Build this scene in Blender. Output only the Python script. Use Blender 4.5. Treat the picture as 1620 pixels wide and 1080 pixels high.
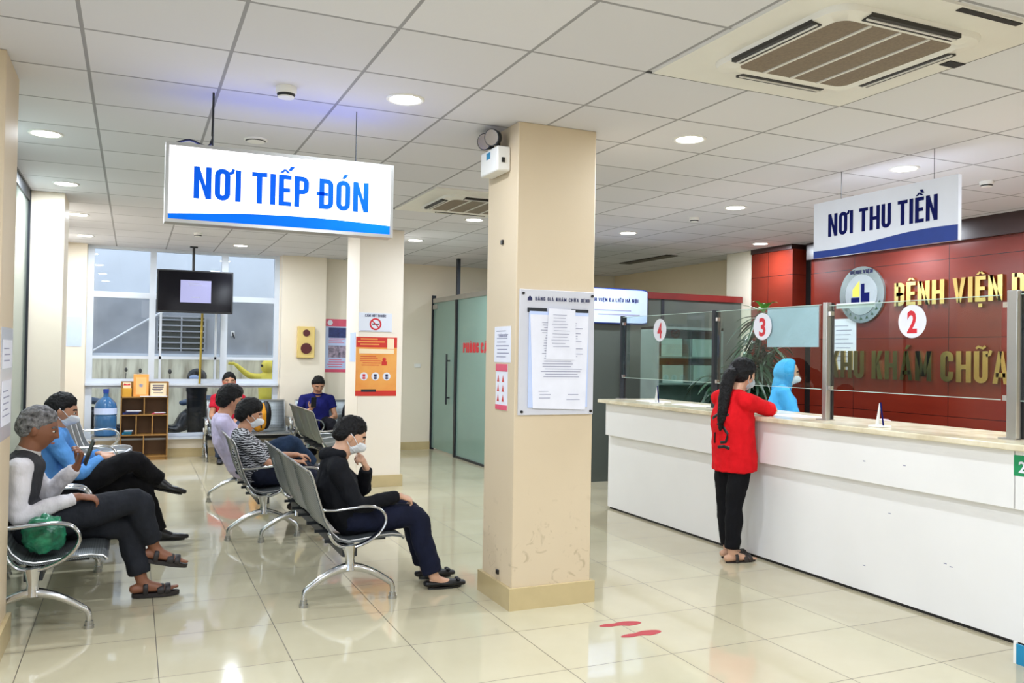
import bpy, math, random
from math import sin, cos, pi, radians as RAD
from mathutils import Vector as V, Matrix, noise as MN
random.seed(7)
scn = bpy.context.scene
for o in list(bpy.data.objects): bpy.data.objects.remove(o)
COL = scn.collection
# ------------------------------------------------------------------ camera
YAW, PITCH, ROLL, FPX, CAMH, CEIL = .419, .0155, .0165, 1345.4, 1.508, 2.9
f_ = V((sin(YAW)*cos(PITCH), cos(YAW)*cos(PITCH), sin(PITCH)))
r0 = V((cos(YAW), -sin(YAW), 0)); u0 = r0.cross(f_)
r_ = cos(ROLL)*r0 + sin(ROLL)*u0; u_ = -sin(ROLL)*r0 + cos(ROLL)*u0
cam = bpy.data.objects.new('camera', bpy.data.cameras.new('camera')); COL.objects.link(cam)
cam.matrix_world = Matrix(((r_.x, u_.x, -f_.x, 0), (r_.y, u_.y, -f_.y, 0), (r_.z, u_.z, -f_.z, CAMH), (0, 0, 0, 1)))
cam.data.sensor_width = 36; cam.data.lens = FPX/1620*36; cam.data.clip_start = .05
scn.camera = cam
# ------------------------------------------------------------------ world, exposure
w = bpy.data.worlds.new('daylight'); scn.world = w; w.use_nodes = True
w.node_tree.nodes['Background'].inputs[0].default_value = (.93, .96, 1, 1)
w.node_tree.nodes['Background'].inputs[1].default_value = 2.3
vs = scn.view_settings; vs.view_transform = 'Standard'; vs.look = 'None'; vs.gamma = 1; vs.use_curve_mapping = False
vs.exposure = 0.0
LAMP_W, LAMP_COL, LENS_E = 14.5, (.82, .90, 1.0), 14.0
# ------------------------------------------------------------------ materials
def lin(c):
    return tuple((x/255/12.92 if x/255 <= .04045 else ((x/255+.055)/1.055)**2.4) for x in c)
class NT:
    def __init__(s, m): s.t = m.node_tree; s.n = s.t.nodes; s.l = s.t.links
    def new(s, t, **k):
        n = s.n.new(t)
        for a, b in k.items(): setattr(n, a, b)
        return n
    def math(s, op, a, b=None, c=None):
        n = s.n.new('ShaderNodeMath'); n.operation = op
        for i, v in enumerate((a, b, c)):
            if v is None: continue
            if isinstance(v, (int, float)): n.inputs[i].default_value = v
            else: s.l.new(v, n.inputs[i])
        return n.outputs[0]
    def mix(s, fac, a, b):
        n = s.n.new('ShaderNodeMix'); n.data_type = 'RGBA'
        for i, v in ((0, fac), (6, a), (7, b)):
            if isinstance(v, (int, float)): n.inputs[i].default_value = v
            elif isinstance(v, tuple): n.inputs[i].default_value = (*v[:3], 1)
            else: s.l.new(v, n.inputs[i])
        return n.outputs[2]
def newmat(name):
    m = bpy.data.materials.new(name); m.use_nodes = True; t = NT(m); return m, t, t.n['Principled BSDF']
def M(name, rgb, rough=.5, metal=0, vary=.08, vscale=6, bump=0, bscale=40, rgb2=None, spec=.5, stretch=None, emit=0, trans=0, coat=0):
    m, t, p = newmat(name)
    c = lin(rgb); p.inputs['Roughness'].default_value = rough; p.inputs['Metallic'].default_value = metal
    p.inputs['Specular IOR Level'].default_value = spec
    if coat: p.inputs['Coat Weight'].default_value = coat; p.inputs['Coat Roughness'].default_value = .05
    tc = t.new('ShaderNodeTexCoord'); co = tc.outputs['Object']
    if stretch:
        mp = t.new('ShaderNodeMapping'); mp.inputs['Scale'].default_value = stretch; t.l.new(co, mp.inputs[0]); co = mp.outputs[0]
    nz = t.new('ShaderNodeTexNoise'); nz.inputs['Scale'].default_value = vscale; nz.inputs['Detail'].default_value = 4; t.l.new(co, nz.inputs[0])
    a = tuple(x*(1-vary) for x in c); b = lin(rgb2) if rgb2 else tuple(min(1, x*(1+vary)) for x in c)
    rp = t.new('ShaderNodeMapRange'); rp.inputs[1].default_value = .3; rp.inputs[2].default_value = .7; t.l.new(nz.outputs[0], rp.inputs[0])
    cc = t.mix(rp.outputs[0], a, b); t.l.new(cc, p.inputs['Base Color'])
    if emit: t.l.new(cc, p.inputs['Emission Color']); p.inputs['Emission Strength'].default_value = emit
    if trans: p.inputs['Transmission Weight'].default_value = trans
    if bump:
        n2 = t.new('ShaderNodeTexNoise'); n2.inputs['Scale'].default_value = bscale; n2.inputs['Detail'].default_value = 3; t.l.new(co, n2.inputs[0])
        bp = t.new('ShaderNodeBump'); bp.inputs['Strength'].default_value = bump; bp.inputs['Distance'].default_value = .01
        t.l.new(n2.outputs[0], bp.inputs['Height']); t.l.new(bp.outputs[0], p.inputs['Normal'])
    return m
def gridmask(t, x0, y0, px, py, w, ax=(0, 1)):
    tc = t.new('ShaderNodeTexCoord'); sp = t.new('ShaderNodeSeparateXYZ'); t.l.new(tc.outputs['Object'], sp.inputs[0])
    out = []; cells = []
    for a, o, p in ((ax[0], x0, px), (ax[1], y0, py)):
        q = t.math('DIVIDE', t.math('SUBTRACT', sp.outputs[a], o), p)
        fr = t.math('SUBTRACT', t.math('FRACT', t.math('ADD', q, .5)), .5)
        out.append(t.math('LESS_THAN', t.math('ABSOLUTE', fr), w/p/2)); cells.append(t.math('FLOOR', q))
    return t.math('MAXIMUM', out[0], out[1]), cells, tc
def floor_mat():
    m, t, p = newmat('polished_beige_tile')
    g, cells, tc = gridmask(t, -.4597, 4.236, .6, .6, .0045)
    cb = t.new('ShaderNodeCombineXYZ'); t.l.new(cells[0], cb.inputs[0]); t.l.new(cells[1], cb.inputs[1])
    wn = t.new('ShaderNodeTexWhiteNoise'); t.l.new(cb.outputs[0], wn.inputs[0])
    nz = t.new('ShaderNodeTexNoise'); nz.inputs['Scale'].default_value = 2.2; nz.inputs['Detail'].default_value = 6; t.l.new(tc.outputs['Object'], nz.inputs[0])
    c = t.mix(nz.outputs[0], lin((188, 178, 148)), lin((204, 196, 170)))
    c = t.mix(t.math('MULTIPLY', wn.outputs[0], .35), c, lin((180, 168, 138)))
    c = t.mix(t.math('MULTIPLY', g, .95), c, lin((84, 74, 58)))
    t.l.new(c, p.inputs['Base Color'])
    t.l.new(t.math('ADD', t.math('MULTIPLY', g, .4), .065), p.inputs['Roughness'])
    p.inputs['Specular IOR Level'].default_value = .62
    n2 = t.new('ShaderNodeTexNoise'); n2.inputs['Scale'].default_value = 5; t.l.new(tc.outputs['Object'], n2.inputs[0])
    bp = t.new('ShaderNodeBump'); bp.inputs['Strength'].default_value = .03; bp.inputs['Distance'].default_value = .02
    t.l.new(n2.outputs[0], bp.inputs['Height']); t.l.new(bp.outputs[0], p.inputs['Normal'])
    return m
CG = .624; CX0, CY0 = -.3736*CG, 6.6404*CG
def ceil_mat():
    m, t, p = newmat('ceiling_tile')
    g, cells, tc = gridmask(t, CX0, CY0, CG, CG, .017)
    nz = t.new('ShaderNodeTexNoise'); nz.inputs['Scale'].default_value = 120; nz.inputs['Detail'].default_value = 2; t.l.new(tc.outputs['Object'], nz.inputs[0])
    cb = t.new('ShaderNodeCombineXYZ'); t.l.new(cells[0], cb.inputs[0]); t.l.new(cells[1], cb.inputs[1])
    wn = t.new('ShaderNodeTexWhiteNoise'); t.l.new(cb.outputs[0], wn.inputs[0])
    c = t.mix(wn.outputs[0], lin((214, 212, 216)), lin((223, 221, 225)))
    c = t.mix(t.math('MULTIPLY', g, .8), c, lin((132, 130, 132)))
    t.l.new(c, p.inputs['Base Color']); p.inputs['Roughness'].default_value = .85
    bp = t.new('ShaderNodeBump'); bp.inputs['Strength'].default_value = .15; bp.inputs['Distance'].default_value = .002
    t.l.new(nz.outputs[0], bp.inputs['Height']); t.l.new(bp.outputs[0], p.inputs['Normal'])
    return m
def perf_mat(name, rgb, rough):
    m, t, p = newmat(name)
    tc = t.new('ShaderNodeTexCoord'); sp = t.new('ShaderNodeSeparateXYZ'); t.l.new(tc.outputs['Object'], sp.inputs[0])
    a = t.math('SUBTRACT', t.math('FRACT', t.math('DIVIDE', sp.outputs[1], .011)), .5)
    s = t.math('ADD', t.math('MULTIPLY', sp.outputs[2], 1.0), t.math('MULTIPLY', sp.outputs[0], 1.0))
    b = t.math('SUBTRACT', t.math('FRACT', t.math('DIVIDE', s, .011)), .5)
    d = t.math('SQRT', t.math('ADD', t.math('MULTIPLY', a, a), t.math('MULTIPLY', b, b)))
    h = t.math('LESS_THAN', d, .27)
    c = t.mix(h, lin(rgb), tuple(.30*q for q in lin(rgb))); t.l.new(c, p.inputs['Base Color'])
    p.inputs['Metallic'].default_value = .75; p.inputs['Roughness'].default_value = rough
    return m
def glass_mat(name, tint=(235, 245, 240), frost=0, refl=1.0):
    m = bpy.data.materials.new(name); m.use_nodes = True; t = NT(m); t.n.clear()
    out = t.new('ShaderNodeOutputMaterial'); gl = t.new('ShaderNodeBsdfGlossy'); gl.inputs['Roughness'].default_value = .01 if not frost else .12
    lw = t.new('ShaderNodeFresnel'); lw.inputs[0].default_value = 1.5
    ge = t.new('ShaderNodeNewGeometry')
    fac = t.math('MULTIPLY', t.math('MULTIPLY', lw.outputs[0], refl), t.math('SUBTRACT', 1.0, ge.outputs['Backfacing']))
    if frost:
        tr = t.new('ShaderNodeBsdfTranslucent'); tr.inputs[0].default_value = (*lin(tint), 1)
        df = t.new('ShaderNodeBsdfDiffuse'); df.inputs[0].default_value = (*lin(tint), 1)
        tp = t.new('ShaderNodeBsdfTransparent'); tp.inputs[0].default_value = (*lin(tint), 1)
        m1 = t.new('ShaderNodeMixShader'); m1.inputs[0].default_value = .45; t.l.new(df.outputs[0], m1.inputs[1]); t.l.new(tr.outputs[0], m1.inputs[2])
        m2 = t.new('ShaderNodeMixShader'); m2.inputs[0].default_value = frost; t.l.new(tp.outputs[0], m2.inputs[1]); t.l.new(m1.outputs[0], m2.inputs[2])
        base = m2.outputs[0]
        nz = t.new('ShaderNodeTexNoise'); nz.inputs['Scale'].default_value = 1.2
        tc = t.new('ShaderNodeTexCoord'); t.l.new(tc.outputs['Object'], nz.inputs[0])
        t.l.new(t.mix(nz.outputs[0], tuple(x*.85 for x in lin(tint)), lin(tint)), df.inputs[0])
    else:
        tp = t.new('ShaderNodeBsdfTransparent'); tp.inputs[0].default_value = (*lin(tint), 1); base = tp.outputs[0]
    mx = t.new('ShaderNodeMixShader'); t.l.new(fac, mx.inputs[0]); t.l.new(base, mx.inputs[1]); t.l.new(gl.outputs[0], mx.inputs[2])
    t.l.new(mx.outputs[0], out.inputs[0]); return m
def stripes_mat(name):
    m, t, p = newmat(name)
    tc = t.new('ShaderNodeTexCoord'); wv = t.new('ShaderNodeTexWave'); wv.inputs['Scale'].default_value = 17; wv.inputs['Distortion'].default_value = 9
    wv.inputs['Detail'].default_value = 2; wv.inputs['Detail Scale'].default_value = 1.2; wv.bands_direction = 'Z'
    t.l.new(tc.outputs['Object'], wv.inputs[0])
    f = t.math('GREATER_THAN', wv.outputs['Fac'], .62)
    t.l.new(t.mix(f, lin((28, 28, 34)), lin((190, 190, 195))), p.inputs['Base Color']); p.inputs['Roughness'].default_value = .8
    return m
def screen_mat():
    m, t, p = newmat('screen_glow')
    p.inputs['Base Color'].default_value = (*lin((60, 62, 90)), 1)
    p.inputs['Emission Color'].default_value = (*lin((196, 196, 240)), 1); p.inputs['Emission Strength'].default_value = .72
    return m
def wall_mat(name, a, b, scuff=0):
    m, t, p = newmat(name)
    tc = t.new('ShaderNodeTexCoord'); nz = t.new('ShaderNodeTexNoise'); nz.inputs['Scale'].default_value = 1.5; nz.inputs['Detail'].default_value = 5
    t.l.new(tc.outputs['Object'], nz.inputs[0]); c = t.mix(nz.outputs[0], lin(a), lin(b))
    if scuff:
        n3 = t.new('ShaderNodeTexNoise'); n3.inputs['Scale'].default_value = 9; n3.inputs['Detail'].default_value = 7; n3.inputs['Distortion'].default_value = 2
        t.l.new(tc.outputs['Object'], n3.inputs[0]); sp = t.new('ShaderNodeSeparateXYZ'); t.l.new(tc.outputs['Object'], sp.inputs[0])
        mr = t.new('ShaderNodeMapRange'); mr.inputs[1].default_value = .60; mr.inputs[2].default_value = .70; t.l.new(n3.outputs[0], mr.inputs[0])
        hz = t.new('ShaderNodeMapRange'); hz.inputs[1].default_value = .75; hz.inputs[2].default_value = .35; t.l.new(sp.outputs[2], hz.inputs[0])
        c = t.mix(t.math('MULTIPLY', t.math('MULTIPLY', mr.outputs[0], hz.outputs[0]), .45), c, lin((150, 130, 100)))
    t.l.new(c, p.inputs['Base Color']); p.inputs['Roughness'].default_value = .55
    n2 = t.new('ShaderNodeTexNoise'); n2.inputs['Scale'].default_value = 60; t.l.new(tc.outputs['Object'], n2.inputs[0])
    bp = t.new('ShaderNodeBump'); bp.inputs['Strength'].default_value = .05; bp.inputs['Distance'].default_value = .005
    t.l.new(n2.outputs[0], bp.inputs['Height']); t.l.new(bp.outputs[0], p.inputs['Normal'])
    return m
def stain_mat():
    m, t, p = newmat('stained_concrete')
    tc = t.new('ShaderNodeTexCoord'); mp = t.new('ShaderNodeMapping'); mp.inputs['Scale'].default_value = (5, 1, .7); t.l.new(tc.outputs['Object'], mp.inputs[0])
    nz = t.new('ShaderNodeTexNoise'); nz.inputs['Scale'].default_value = 1.6; nz.inputs['Detail'].default_value = 6; t.l.new(mp.outputs[0], nz.inputs[0])
    mr = t.new('ShaderNodeMapRange'); mr.inputs[1].default_value = .42; mr.inputs[2].default_value = .68; t.l.new(nz.outputs[0], mr.inputs[0])
    t.l.new(t.mix(mr.outputs[0], lin((240, 234, 208)), lin((160, 150, 128))), p.inputs['Base Color']); p.inputs['Roughness'].default_value = .9
    return m
def panel_mat():
    m, t, p = newmat('burgundy_wall_panel')
    g, cells, tc = gridmask(t, 5.97-1.22*5, 1.81-.8*4, 1.22, .785, .006, (1, 2))
    mp = t.new('ShaderNodeMapping'); mp.inputs['Scale'].default_value = (1, 1, 5); t.l.new(tc.outputs['Object'], mp.inputs[0])
    nz = t.new('ShaderNodeTexNoise'); nz.inputs['Scale'].default_value = 2; nz.inputs['Detail'].default_value = 5; t.l.new(mp.outputs[0], nz.inputs[0])
    c = t.mix(nz.outputs[0], lin((98, 28, 17)), lin((122, 40, 24))); c = t.mix(g, c, lin((40, 8, 8)))
    t.l.new(c, p.inputs['Base Color']); p.inputs['Roughness'].default_value = .22
    return m
MT = dict(
 floor=floor_mat(), ceil=ceil_mat(), wall=wall_mat('cream_wall_paint', (232, 219, 198), (240, 229, 210)),
 col=wall_mat('cream_column_paint', (206, 186, 156), (216, 198, 170), 1), col2=wall_mat('pale_column_paint', (238, 226, 208), (244, 234, 220)),
 base=M('beige_skirting_tile', (196, 176, 132), .25, vary=.05), white=M('white_laminate', (236, 234, 232), .35, vary=.02, vscale=2),
 worktop=M('cream_marble', (222, 206, 172), .18, rgb2=(240, 230, 205), vary=.15, vscale=8), dark=M('black_gap', (22, 20, 20), .6),
 blk=M('black_plastic', (18, 18, 20), .35), chrome=M('polished_chrome', (205, 207, 210), .16, 1, vary=.03), steel=M('brushed_steel', (178, 178, 176), .32, .9, vary=.04),
 seatm=perf_mat('perforated_seat_steel', (138, 144, 146), .38), seatg=perf_mat('perforated_grey_green_seat_steel', (135, 142, 136), .45), beam=M('dark_grey_steel', (42, 46, 52), .45, .4),
 alu=M('white_window_frame', (215, 222, 232), .35, vary=.03), glass=glass_mat('clear_glass', (238, 246, 242)), wglass=glass_mat('window_glass', (235, 240, 245)),
 frost=glass_mat('green_frosted_glass', (176, 206, 196), .82), dfrost=glass_mat('dark_frosted_glass', (118, 124, 116), .93), lfrost=glass_mat('pale_frosted_glass', (196, 208, 198), .9),
 panel=panel_mat(), header=M('dark_brown_soffit', (52, 30, 28), .3, vary=.1), rail=M('dark_red_rail', (112, 34, 30), .3), gold=M('polished_gold', (205, 178, 110), .18, 1, vary=.06),
 acw=M('ac_white_plastic', (232, 228, 220), .4, vary=.02), acg=M('ac_grille_taupe', (128, 112, 94), .6, vary=.15, vscale=80), vane=M('ac_vane_dark', (38, 34, 30), .5),
 tube=M('lamp_lens', (255, 252, 246), .4, emit=LENS_E, vary=0), trimw=M('white_metal_trim', (236, 234, 230), .4, vary=.02),
 paper=M('white_paper', (228, 228, 238), .7, vary=.03, vscale=12), paperb=M('pale_blue_paper', (192, 206, 240), .7, vary=.03, vscale=12), ink=M('grey_ink', (150, 150, 172), .8), inkd=M('dark_ink', (30, 34, 80), .7),
 acryl=M('grey_white_acrylic', (206, 206, 214), .2, vary=.02), orange=M('orange_print', (236, 146, 62), .4, rgb2=(242, 178, 92), vary=.05, vscale=3), red=M('red_print', (206, 44, 34), .4, vary=.05), cream=M('cream_print', (248, 226, 190), .5, vary=.03),
 pink=M('pink_print', (222, 84, 112), .5, vary=.05), navy=M('navy_print', (36, 48, 110), .5, vary=.3, vscale=25), lamw=M('white_sign_face_unlit', (226, 230, 242), .18, vary=.015, coat=.6),
 blue=M('blue_sign_print', (14, 52, 136), .6, vary=.1), dblue=M('dark_blue_letter', (10, 18, 84), .7, vary=.05, spec=.1), signblue=M('lit_blue_letter', (0, 82, 205), .6, vary=0, emit=.42, spec=.1), signwave=M('lit_blue_wave', (0, 100, 215), .6, vary=.15, vscale=3, emit=.45, spec=.1),
 signw=M('lit_white_sign_face', (250, 250, 255), .4, vary=0, emit=1.5), redn=M('red_numeral', (206, 26, 44), .4, vary=.03), stick=M('red_floor_sticker', (168, 16, 28), .5, vary=.08), yellowb=M('yellow_fire_box', (226, 196, 118), .4, vary=.04), maroon=M('maroon_bell', (84, 18, 22), .35),
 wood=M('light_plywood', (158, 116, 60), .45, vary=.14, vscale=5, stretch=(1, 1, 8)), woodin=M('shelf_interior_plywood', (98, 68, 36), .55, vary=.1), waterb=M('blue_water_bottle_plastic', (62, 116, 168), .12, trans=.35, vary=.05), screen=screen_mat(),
 photo2=M('photo_print', (60, 60, 84), .4, rgb2=(190, 170, 190), vary=.4, vscale=16),
 leaf=M('dark_green_leaf', (22, 48, 34), .4, rgb2=(42, 80, 48), vary=.2), leafb=M('bright_green_leaf', (84, 150, 52), .4, vary=.15), pot=M('brown_pot', (90, 62, 48), .5), yellow=M('yellow_paint', (246, 226, 84), .5, vary=.06), ypole=M('yellow_pole_paint', (168, 144, 48), .5),
 outw=M('grey_outer_plaster', (150, 154, 160), .9, rgb2=(172, 176, 182), vary=.08, vscale=2), outu=M('pale_outer_plaster', (214, 222, 232), .9, vary=.05, vscale=1.5), stain=stain_mat(), louv=M('dark_green_louvre', (52, 62, 60), .7), pipe=M('white_pipe', (226, 228, 232), .5),
 greens=M('green_sign', (22, 140, 86), .4), cyan=M('cyan_poster', (24, 134, 178), .4, vary=.15, vscale=3), bagg=M('green_plastic_bag', (18, 92, 66), .3, rgb2=(40, 140, 100), vary=.3, vscale=18, bump=.5), orangeb=M('orange_bag_cloth', (240, 160, 30), .6, bump=.3), conc=M('outdoor_concrete', (140, 138, 132), .9), scoot=M('dark_scooter_paint', (34, 40, 50), .25, vary=.3), jean=M('blue_grey_seat_vinyl', (84, 104, 132), .5, vary=.3),
)
def cloth(name, rgb, vary=.15, rough=.85, bump=.8): return M(name, rgb, rough, vary=vary, vscale=11, bump=bump, bscale=26, spec=.2, stretch=(1, 1, .5))
# ------------------------------------------------------------------ mesh builder
class MB:
    def __init__(s): s.v = []; s.f = []
    def add(s, vs, fs):
        k = len(s.v); s.v += [tuple(v) for v in vs]; s.f += [tuple(i+k for i in f) for f in fs]; return s
    def box(s, x0, x1, y0, y1, z0, z1):
        vs = [(x, y, z) for z in (z0, z1) for y in (y0, y1) for x in (x0, x1)]
        return s.add(vs, [(0, 2, 3, 1), (4, 5, 7, 6), (0, 1, 5, 4), (2, 6, 7, 3), (0, 4, 6, 2), (1, 3, 7, 5)])
    def bar(s, a, b, w, h, up=(0, 0, 1)):
        a = V(a); b = V(b); t = (b-a).normalized(); up = V(up)
        if abs(t.dot(up)) > .98: up = V((1, 0, 0))
        x = t.cross(up).normalized(); y = x.cross(t); vs = []
        for p in (a, b):
            for i, j in ((-1, -1), (1, -1), (1, 1), (-1, 1)): vs.append(p+x*w/2*i+y*h/2*j)
        return s.add(vs, [(3, 2, 1, 0), (4, 5, 6, 7), (0, 1, 5, 4), (1, 2, 6, 5), (2, 3, 7, 6), (3, 0, 4, 7)])
    def loft(s, pts, rw, rd=None, wref=(0, 1, 0), cap=('r', 'r'), n=14, smooth=0):
        pts = [V(p) for p in pts]; k = len(pts)
        if isinstance(rw, (int, float)): rw = [rw]*k
        rd = rw if rd is None else ([rd]*k if isinstance(rd, (int, float)) else rd)
        if smooth and k > 2:
            P, W, D = [], [], []
            for i in range(k-1):
                p0, p1, p2, p3 = pts[max(0, i-1)], pts[i], pts[i+1], pts[min(k-1, i+2)]
                for j in range(smooth):
                    u = j/smooth
                    P.append(.5*((2*p1)+(p2-p0)*u+(2*p0-5*p1+4*p2-p3)*u*u+(3*p1-p0-3*p2+p3)*u**3))
                    e = u*u*(3-2*u); W.append(rw[i]*(1-e)+rw[i+1]*e); D.append(rd[i]*(1-e)+rd[i+1]*e)
            P.append(pts[-1]); W.append(rw[-1]); D.append(rd[-1]); pts, rw, rd = P, W, D; k = len(pts)
        wref = V(wref); rings = []
        T = [(pts[min(i+1, k-1)]-pts[max(i-1, 0)]).normalized() for i in range(k)]
        def ring(c, t, a, b):
            x = (wref-t*wref.dot(t))
            if x.length < .15: x = V((1, 0, .01))-t*V((1, 0, .01)).dot(t)
            x.normalize(); y = t.cross(x); rings.append([c+x*a*cos(q*2*pi/n)+y*b*sin(q*2*pi/n) for q in range(n)])
        if cap[0] == 'r':
            for an in (80, 55, 28): ring(pts[0]-T[0]*min(rw[0], rd[0])*sin(RAD(an)), T[0], rw[0]*cos(RAD(an)), rd[0]*cos(RAD(an)))
        for i in range(k): ring(pts[i], T[i], rw[i], rd[i])
        if cap[1] == 'r':
            for an in (28, 55, 80): ring(pts[-1]+T[-1]*min(rw[-1], rd[-1])*sin(RAD(an)), T[-1], rw[-1]*cos(RAD(an)), rd[-1]*cos(RAD(an)))
        vs = [p for r in rings for p in r]; fs = []
        for i in range(len(rings)-1):
            for q in range(n): fs.append((i*n+q, i*n+(q+1) % n, (i+1)*n+(q+1) % n, (i+1)*n+q))
        fs.append(tuple(range(n-1, -1, -1))); fs.append(tuple((len(rings)-1)*n+q for q in range(n)))
        return s.add(vs, fs)
    def tube(s, pts, r, n=10, smooth=0): return s.loft(pts, r, None, (0, 0, 1), ('f', 'f'), n, smooth)
    def cyl(s, c, r, z0, z1, n=24, r2=None):
        r2 = r if r2 is None else r2
        vs = [(c[0]+a*cos(q*2*pi/n), c[1]+a*sin(q*2*pi/n), z) for a, z in ((r, z0), (r2, z1)) for q in range(n)]
        return s.add(vs, [(q, (q+1) % n, n+(q+1) % n, n+q) for q in range(n)]+[tuple(range(n-1, -1, -1)), tuple(range(n, 2*n))])
    def lathe(s, c, prof, n=24):
        c = V(c); vs = [(c.x+r*cos(q*2*pi/n), c.y+r*sin(q*2*pi/n), c.z+z) for r, z in prof for q in range(n)]
        fs = [(i*n+q, i*n+(q+1) % n, (i+1)*n+(q+1) % n, (i+1)*n+q) for i in range(len(prof)-1) for q in range(n)]
        return s.add(vs, fs+[tuple(range(n-1, -1, -1)), tuple((len(prof)-1)*n+q for q in range(n))])
    def ell(s, c, r, R=None, n=20, m=12, fn=None):
        c = V(c); vs = []; fs = []
        for i in range(m+1):
            for q in range(n):
                th = pi*i/m if 0 < i < m else (.02 if i == 0 else pi-.02)
                d = V((sin(th)*cos(2*pi*q/n), sin(th)*sin(2*pi*q/n), cos(th)))
                p = d*fn(d) if fn else V((d.x*r[0], d.y*r[1], d.z*r[2]))
                vs.append(c+((R @ p) if R else p))
        fs = [((i+1)*n+q, (i+1)*n+(q+1) % n, i*n+(q+1) % n, i*n+q) for i in range(m) for q in range(n)]
        return s.add(vs, fs+[tuple(range(n)), tuple(m*n+q for q in range(n-1, -1, -1))])
    def prism(s, poly, o, ex, ey, d):
        o = V(o); ex = V(ex); ey = V(ey); nz = ex.cross(ey).normalized()*d; n = len(poly)
        a = [o+ex*x+ey*y for x, y in poly]
        return s.add(a+[p+nz for p in a], [tuple(range(n-1, -1, -1)), tuple(range(n, 2*n))]+[(i, (i+1) % n, n+(i+1) % n, n+i) for i in range(n)])
    def xf(s, mat): s.v = [tuple(mat @ V(v)) for v in s.v]; return s
def obj(name, mb, mat, parent=None, loc=None, sharp=35, bevel=0):
    me = bpy.data.meshes.new(name); me.from_pydata(mb.v, [], mb.f); me.validate(); me.update()
    if sharp: me.shade_smooth(); me.set_sharp_from_angle(angle=RAD(sharp))
    me.materials.append(MT[mat] if isinstance(mat, str) else mat)
    o = bpy.data.objects.new(name, me); COL.objects.link(o)
    if parent: o.parent = parent
    if loc: o.location = loc
    if bevel:
        b = o.modifiers.new('bevel', 'BEVEL'); b.width = bevel; b.segments = 2; b.limit_method = 'ANGLE'
    return o
def tag(o, label, cat, group=None):
    o['label'] = label; o['category'] = cat
    if group: o['group'] = group
    return o
def thing(name, label, cat, loc=(0, 0, 0), rz=0, group=None):
    o = bpy.data.objects.new(name, None); o.empty_display_size = .1; COL.objects.link(o); o.location = loc; o.rotation_euler = (0, 0, rz)
    return tag(o, label, cat, group)
def struct(name, mb, mat, parent=None, **k):
    o = obj(name, mb, mat, parent, **k)
    if not parent: o['kind'] = 'structure'
    return o
def copy_tree(o, parent=None):
    c = o.copy(); COL.objects.link(c)
    if parent: c.parent = parent
    for ch in list(o.children): copy_tree(ch, c)
    return c
def textobj(name, body, mat, parent, o, ex, ey, cap, width=None, bold=.012, depth=.002, align='L', label=None):
    """lettering as a mesh: o = baseline start, ex / ey = reading and up direction, cap = capital height"""
    def raw(b, off):
        cu = bpy.data.curves.new('t', 'FONT'); cu.body = b; cu.size = 1; cu.offset = off; cu.extrude = .5; cu.resolution_u = 3
        ob = bpy.data.objects.new('t', cu); COL.objects.link(ob); bpy.context.view_layer.update()
        me = bpy.data.meshes.new_from_object(ob.evaluated_get(bpy.context.evaluated_depsgraph_get()))
        vs = [v.co.copy() for v in me.vertices]; fs = [tuple(p.vertices) for p in me.polygons]
        bpy.data.objects.remove(ob); bpy.data.curves.remove(cu); bpy.data.meshes.remove(me); return vs, fs
    vs, fs = raw(body, bold); k = cap/.727
    x0 = min(v.x for v in vs); x1 = max(v.x for v in vs); kx = width/(x1-x0) if width else k
    off = {'L': 0, 'C': -.5, 'R': -1}[align]*(x1-x0)*kx
    o = V(o); ex = V(ex); ey = V(ey); nz = ex.cross(ey).normalized(); mb = MB()
    mb.add([o+ex*((v.x-x0)*kx+off)+ey*(v.y*k)+nz*((v.z+.5)*depth) for v in vs], fs)
    t = obj(name, mb, mat, parent, sharp=0)
    if label: t['label'] = label
    return t
import unicodedata
def strk(mb2, path, t, closed=False):
    n = len(path); L = []; Rr = []
    for i in range(n):
        a = path[(i-1) % n] if (i > 0 or closed) else None; b = path[(i+1) % n] if (i < n-1 or closed) else None; p = path[i]
        def un(q, r): d = (r[0]-q[0], r[1]-q[1]); l = math.hypot(*d) or 1; return (d[0]/l, d[1]/l)
        d1 = un(a, p) if a else un(p, b); d2 = un(p, b) if b else d1
        m = (-(d1[1]+d2[1]), d1[0]+d2[0]); l = math.hypot(*m) or 1; m = (m[0]/l, m[1]/l); c = max(.5, m[0]*-d1[1]+m[1]*d1[0])
        L.append((p[0]+m[0]*t/2/c, p[1]+m[1]*t/2/c)); Rr.append((p[0]-m[0]*t/2/c, p[1]-m[1]*t/2/c))
    for i in range(n if closed else n-1):
        j = (i+1) % n; mb2.append([Rr[i], Rr[j], L[j], L[i]])
def arc(cx, cy, r, a0, a1, n=5): return [(cx+r*cos(RAD(a0+(a1-a0)*i/n)), cy+r*sin(RAD(a0+(a1-a0)*i/n))) for i in range(n+1)]
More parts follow.
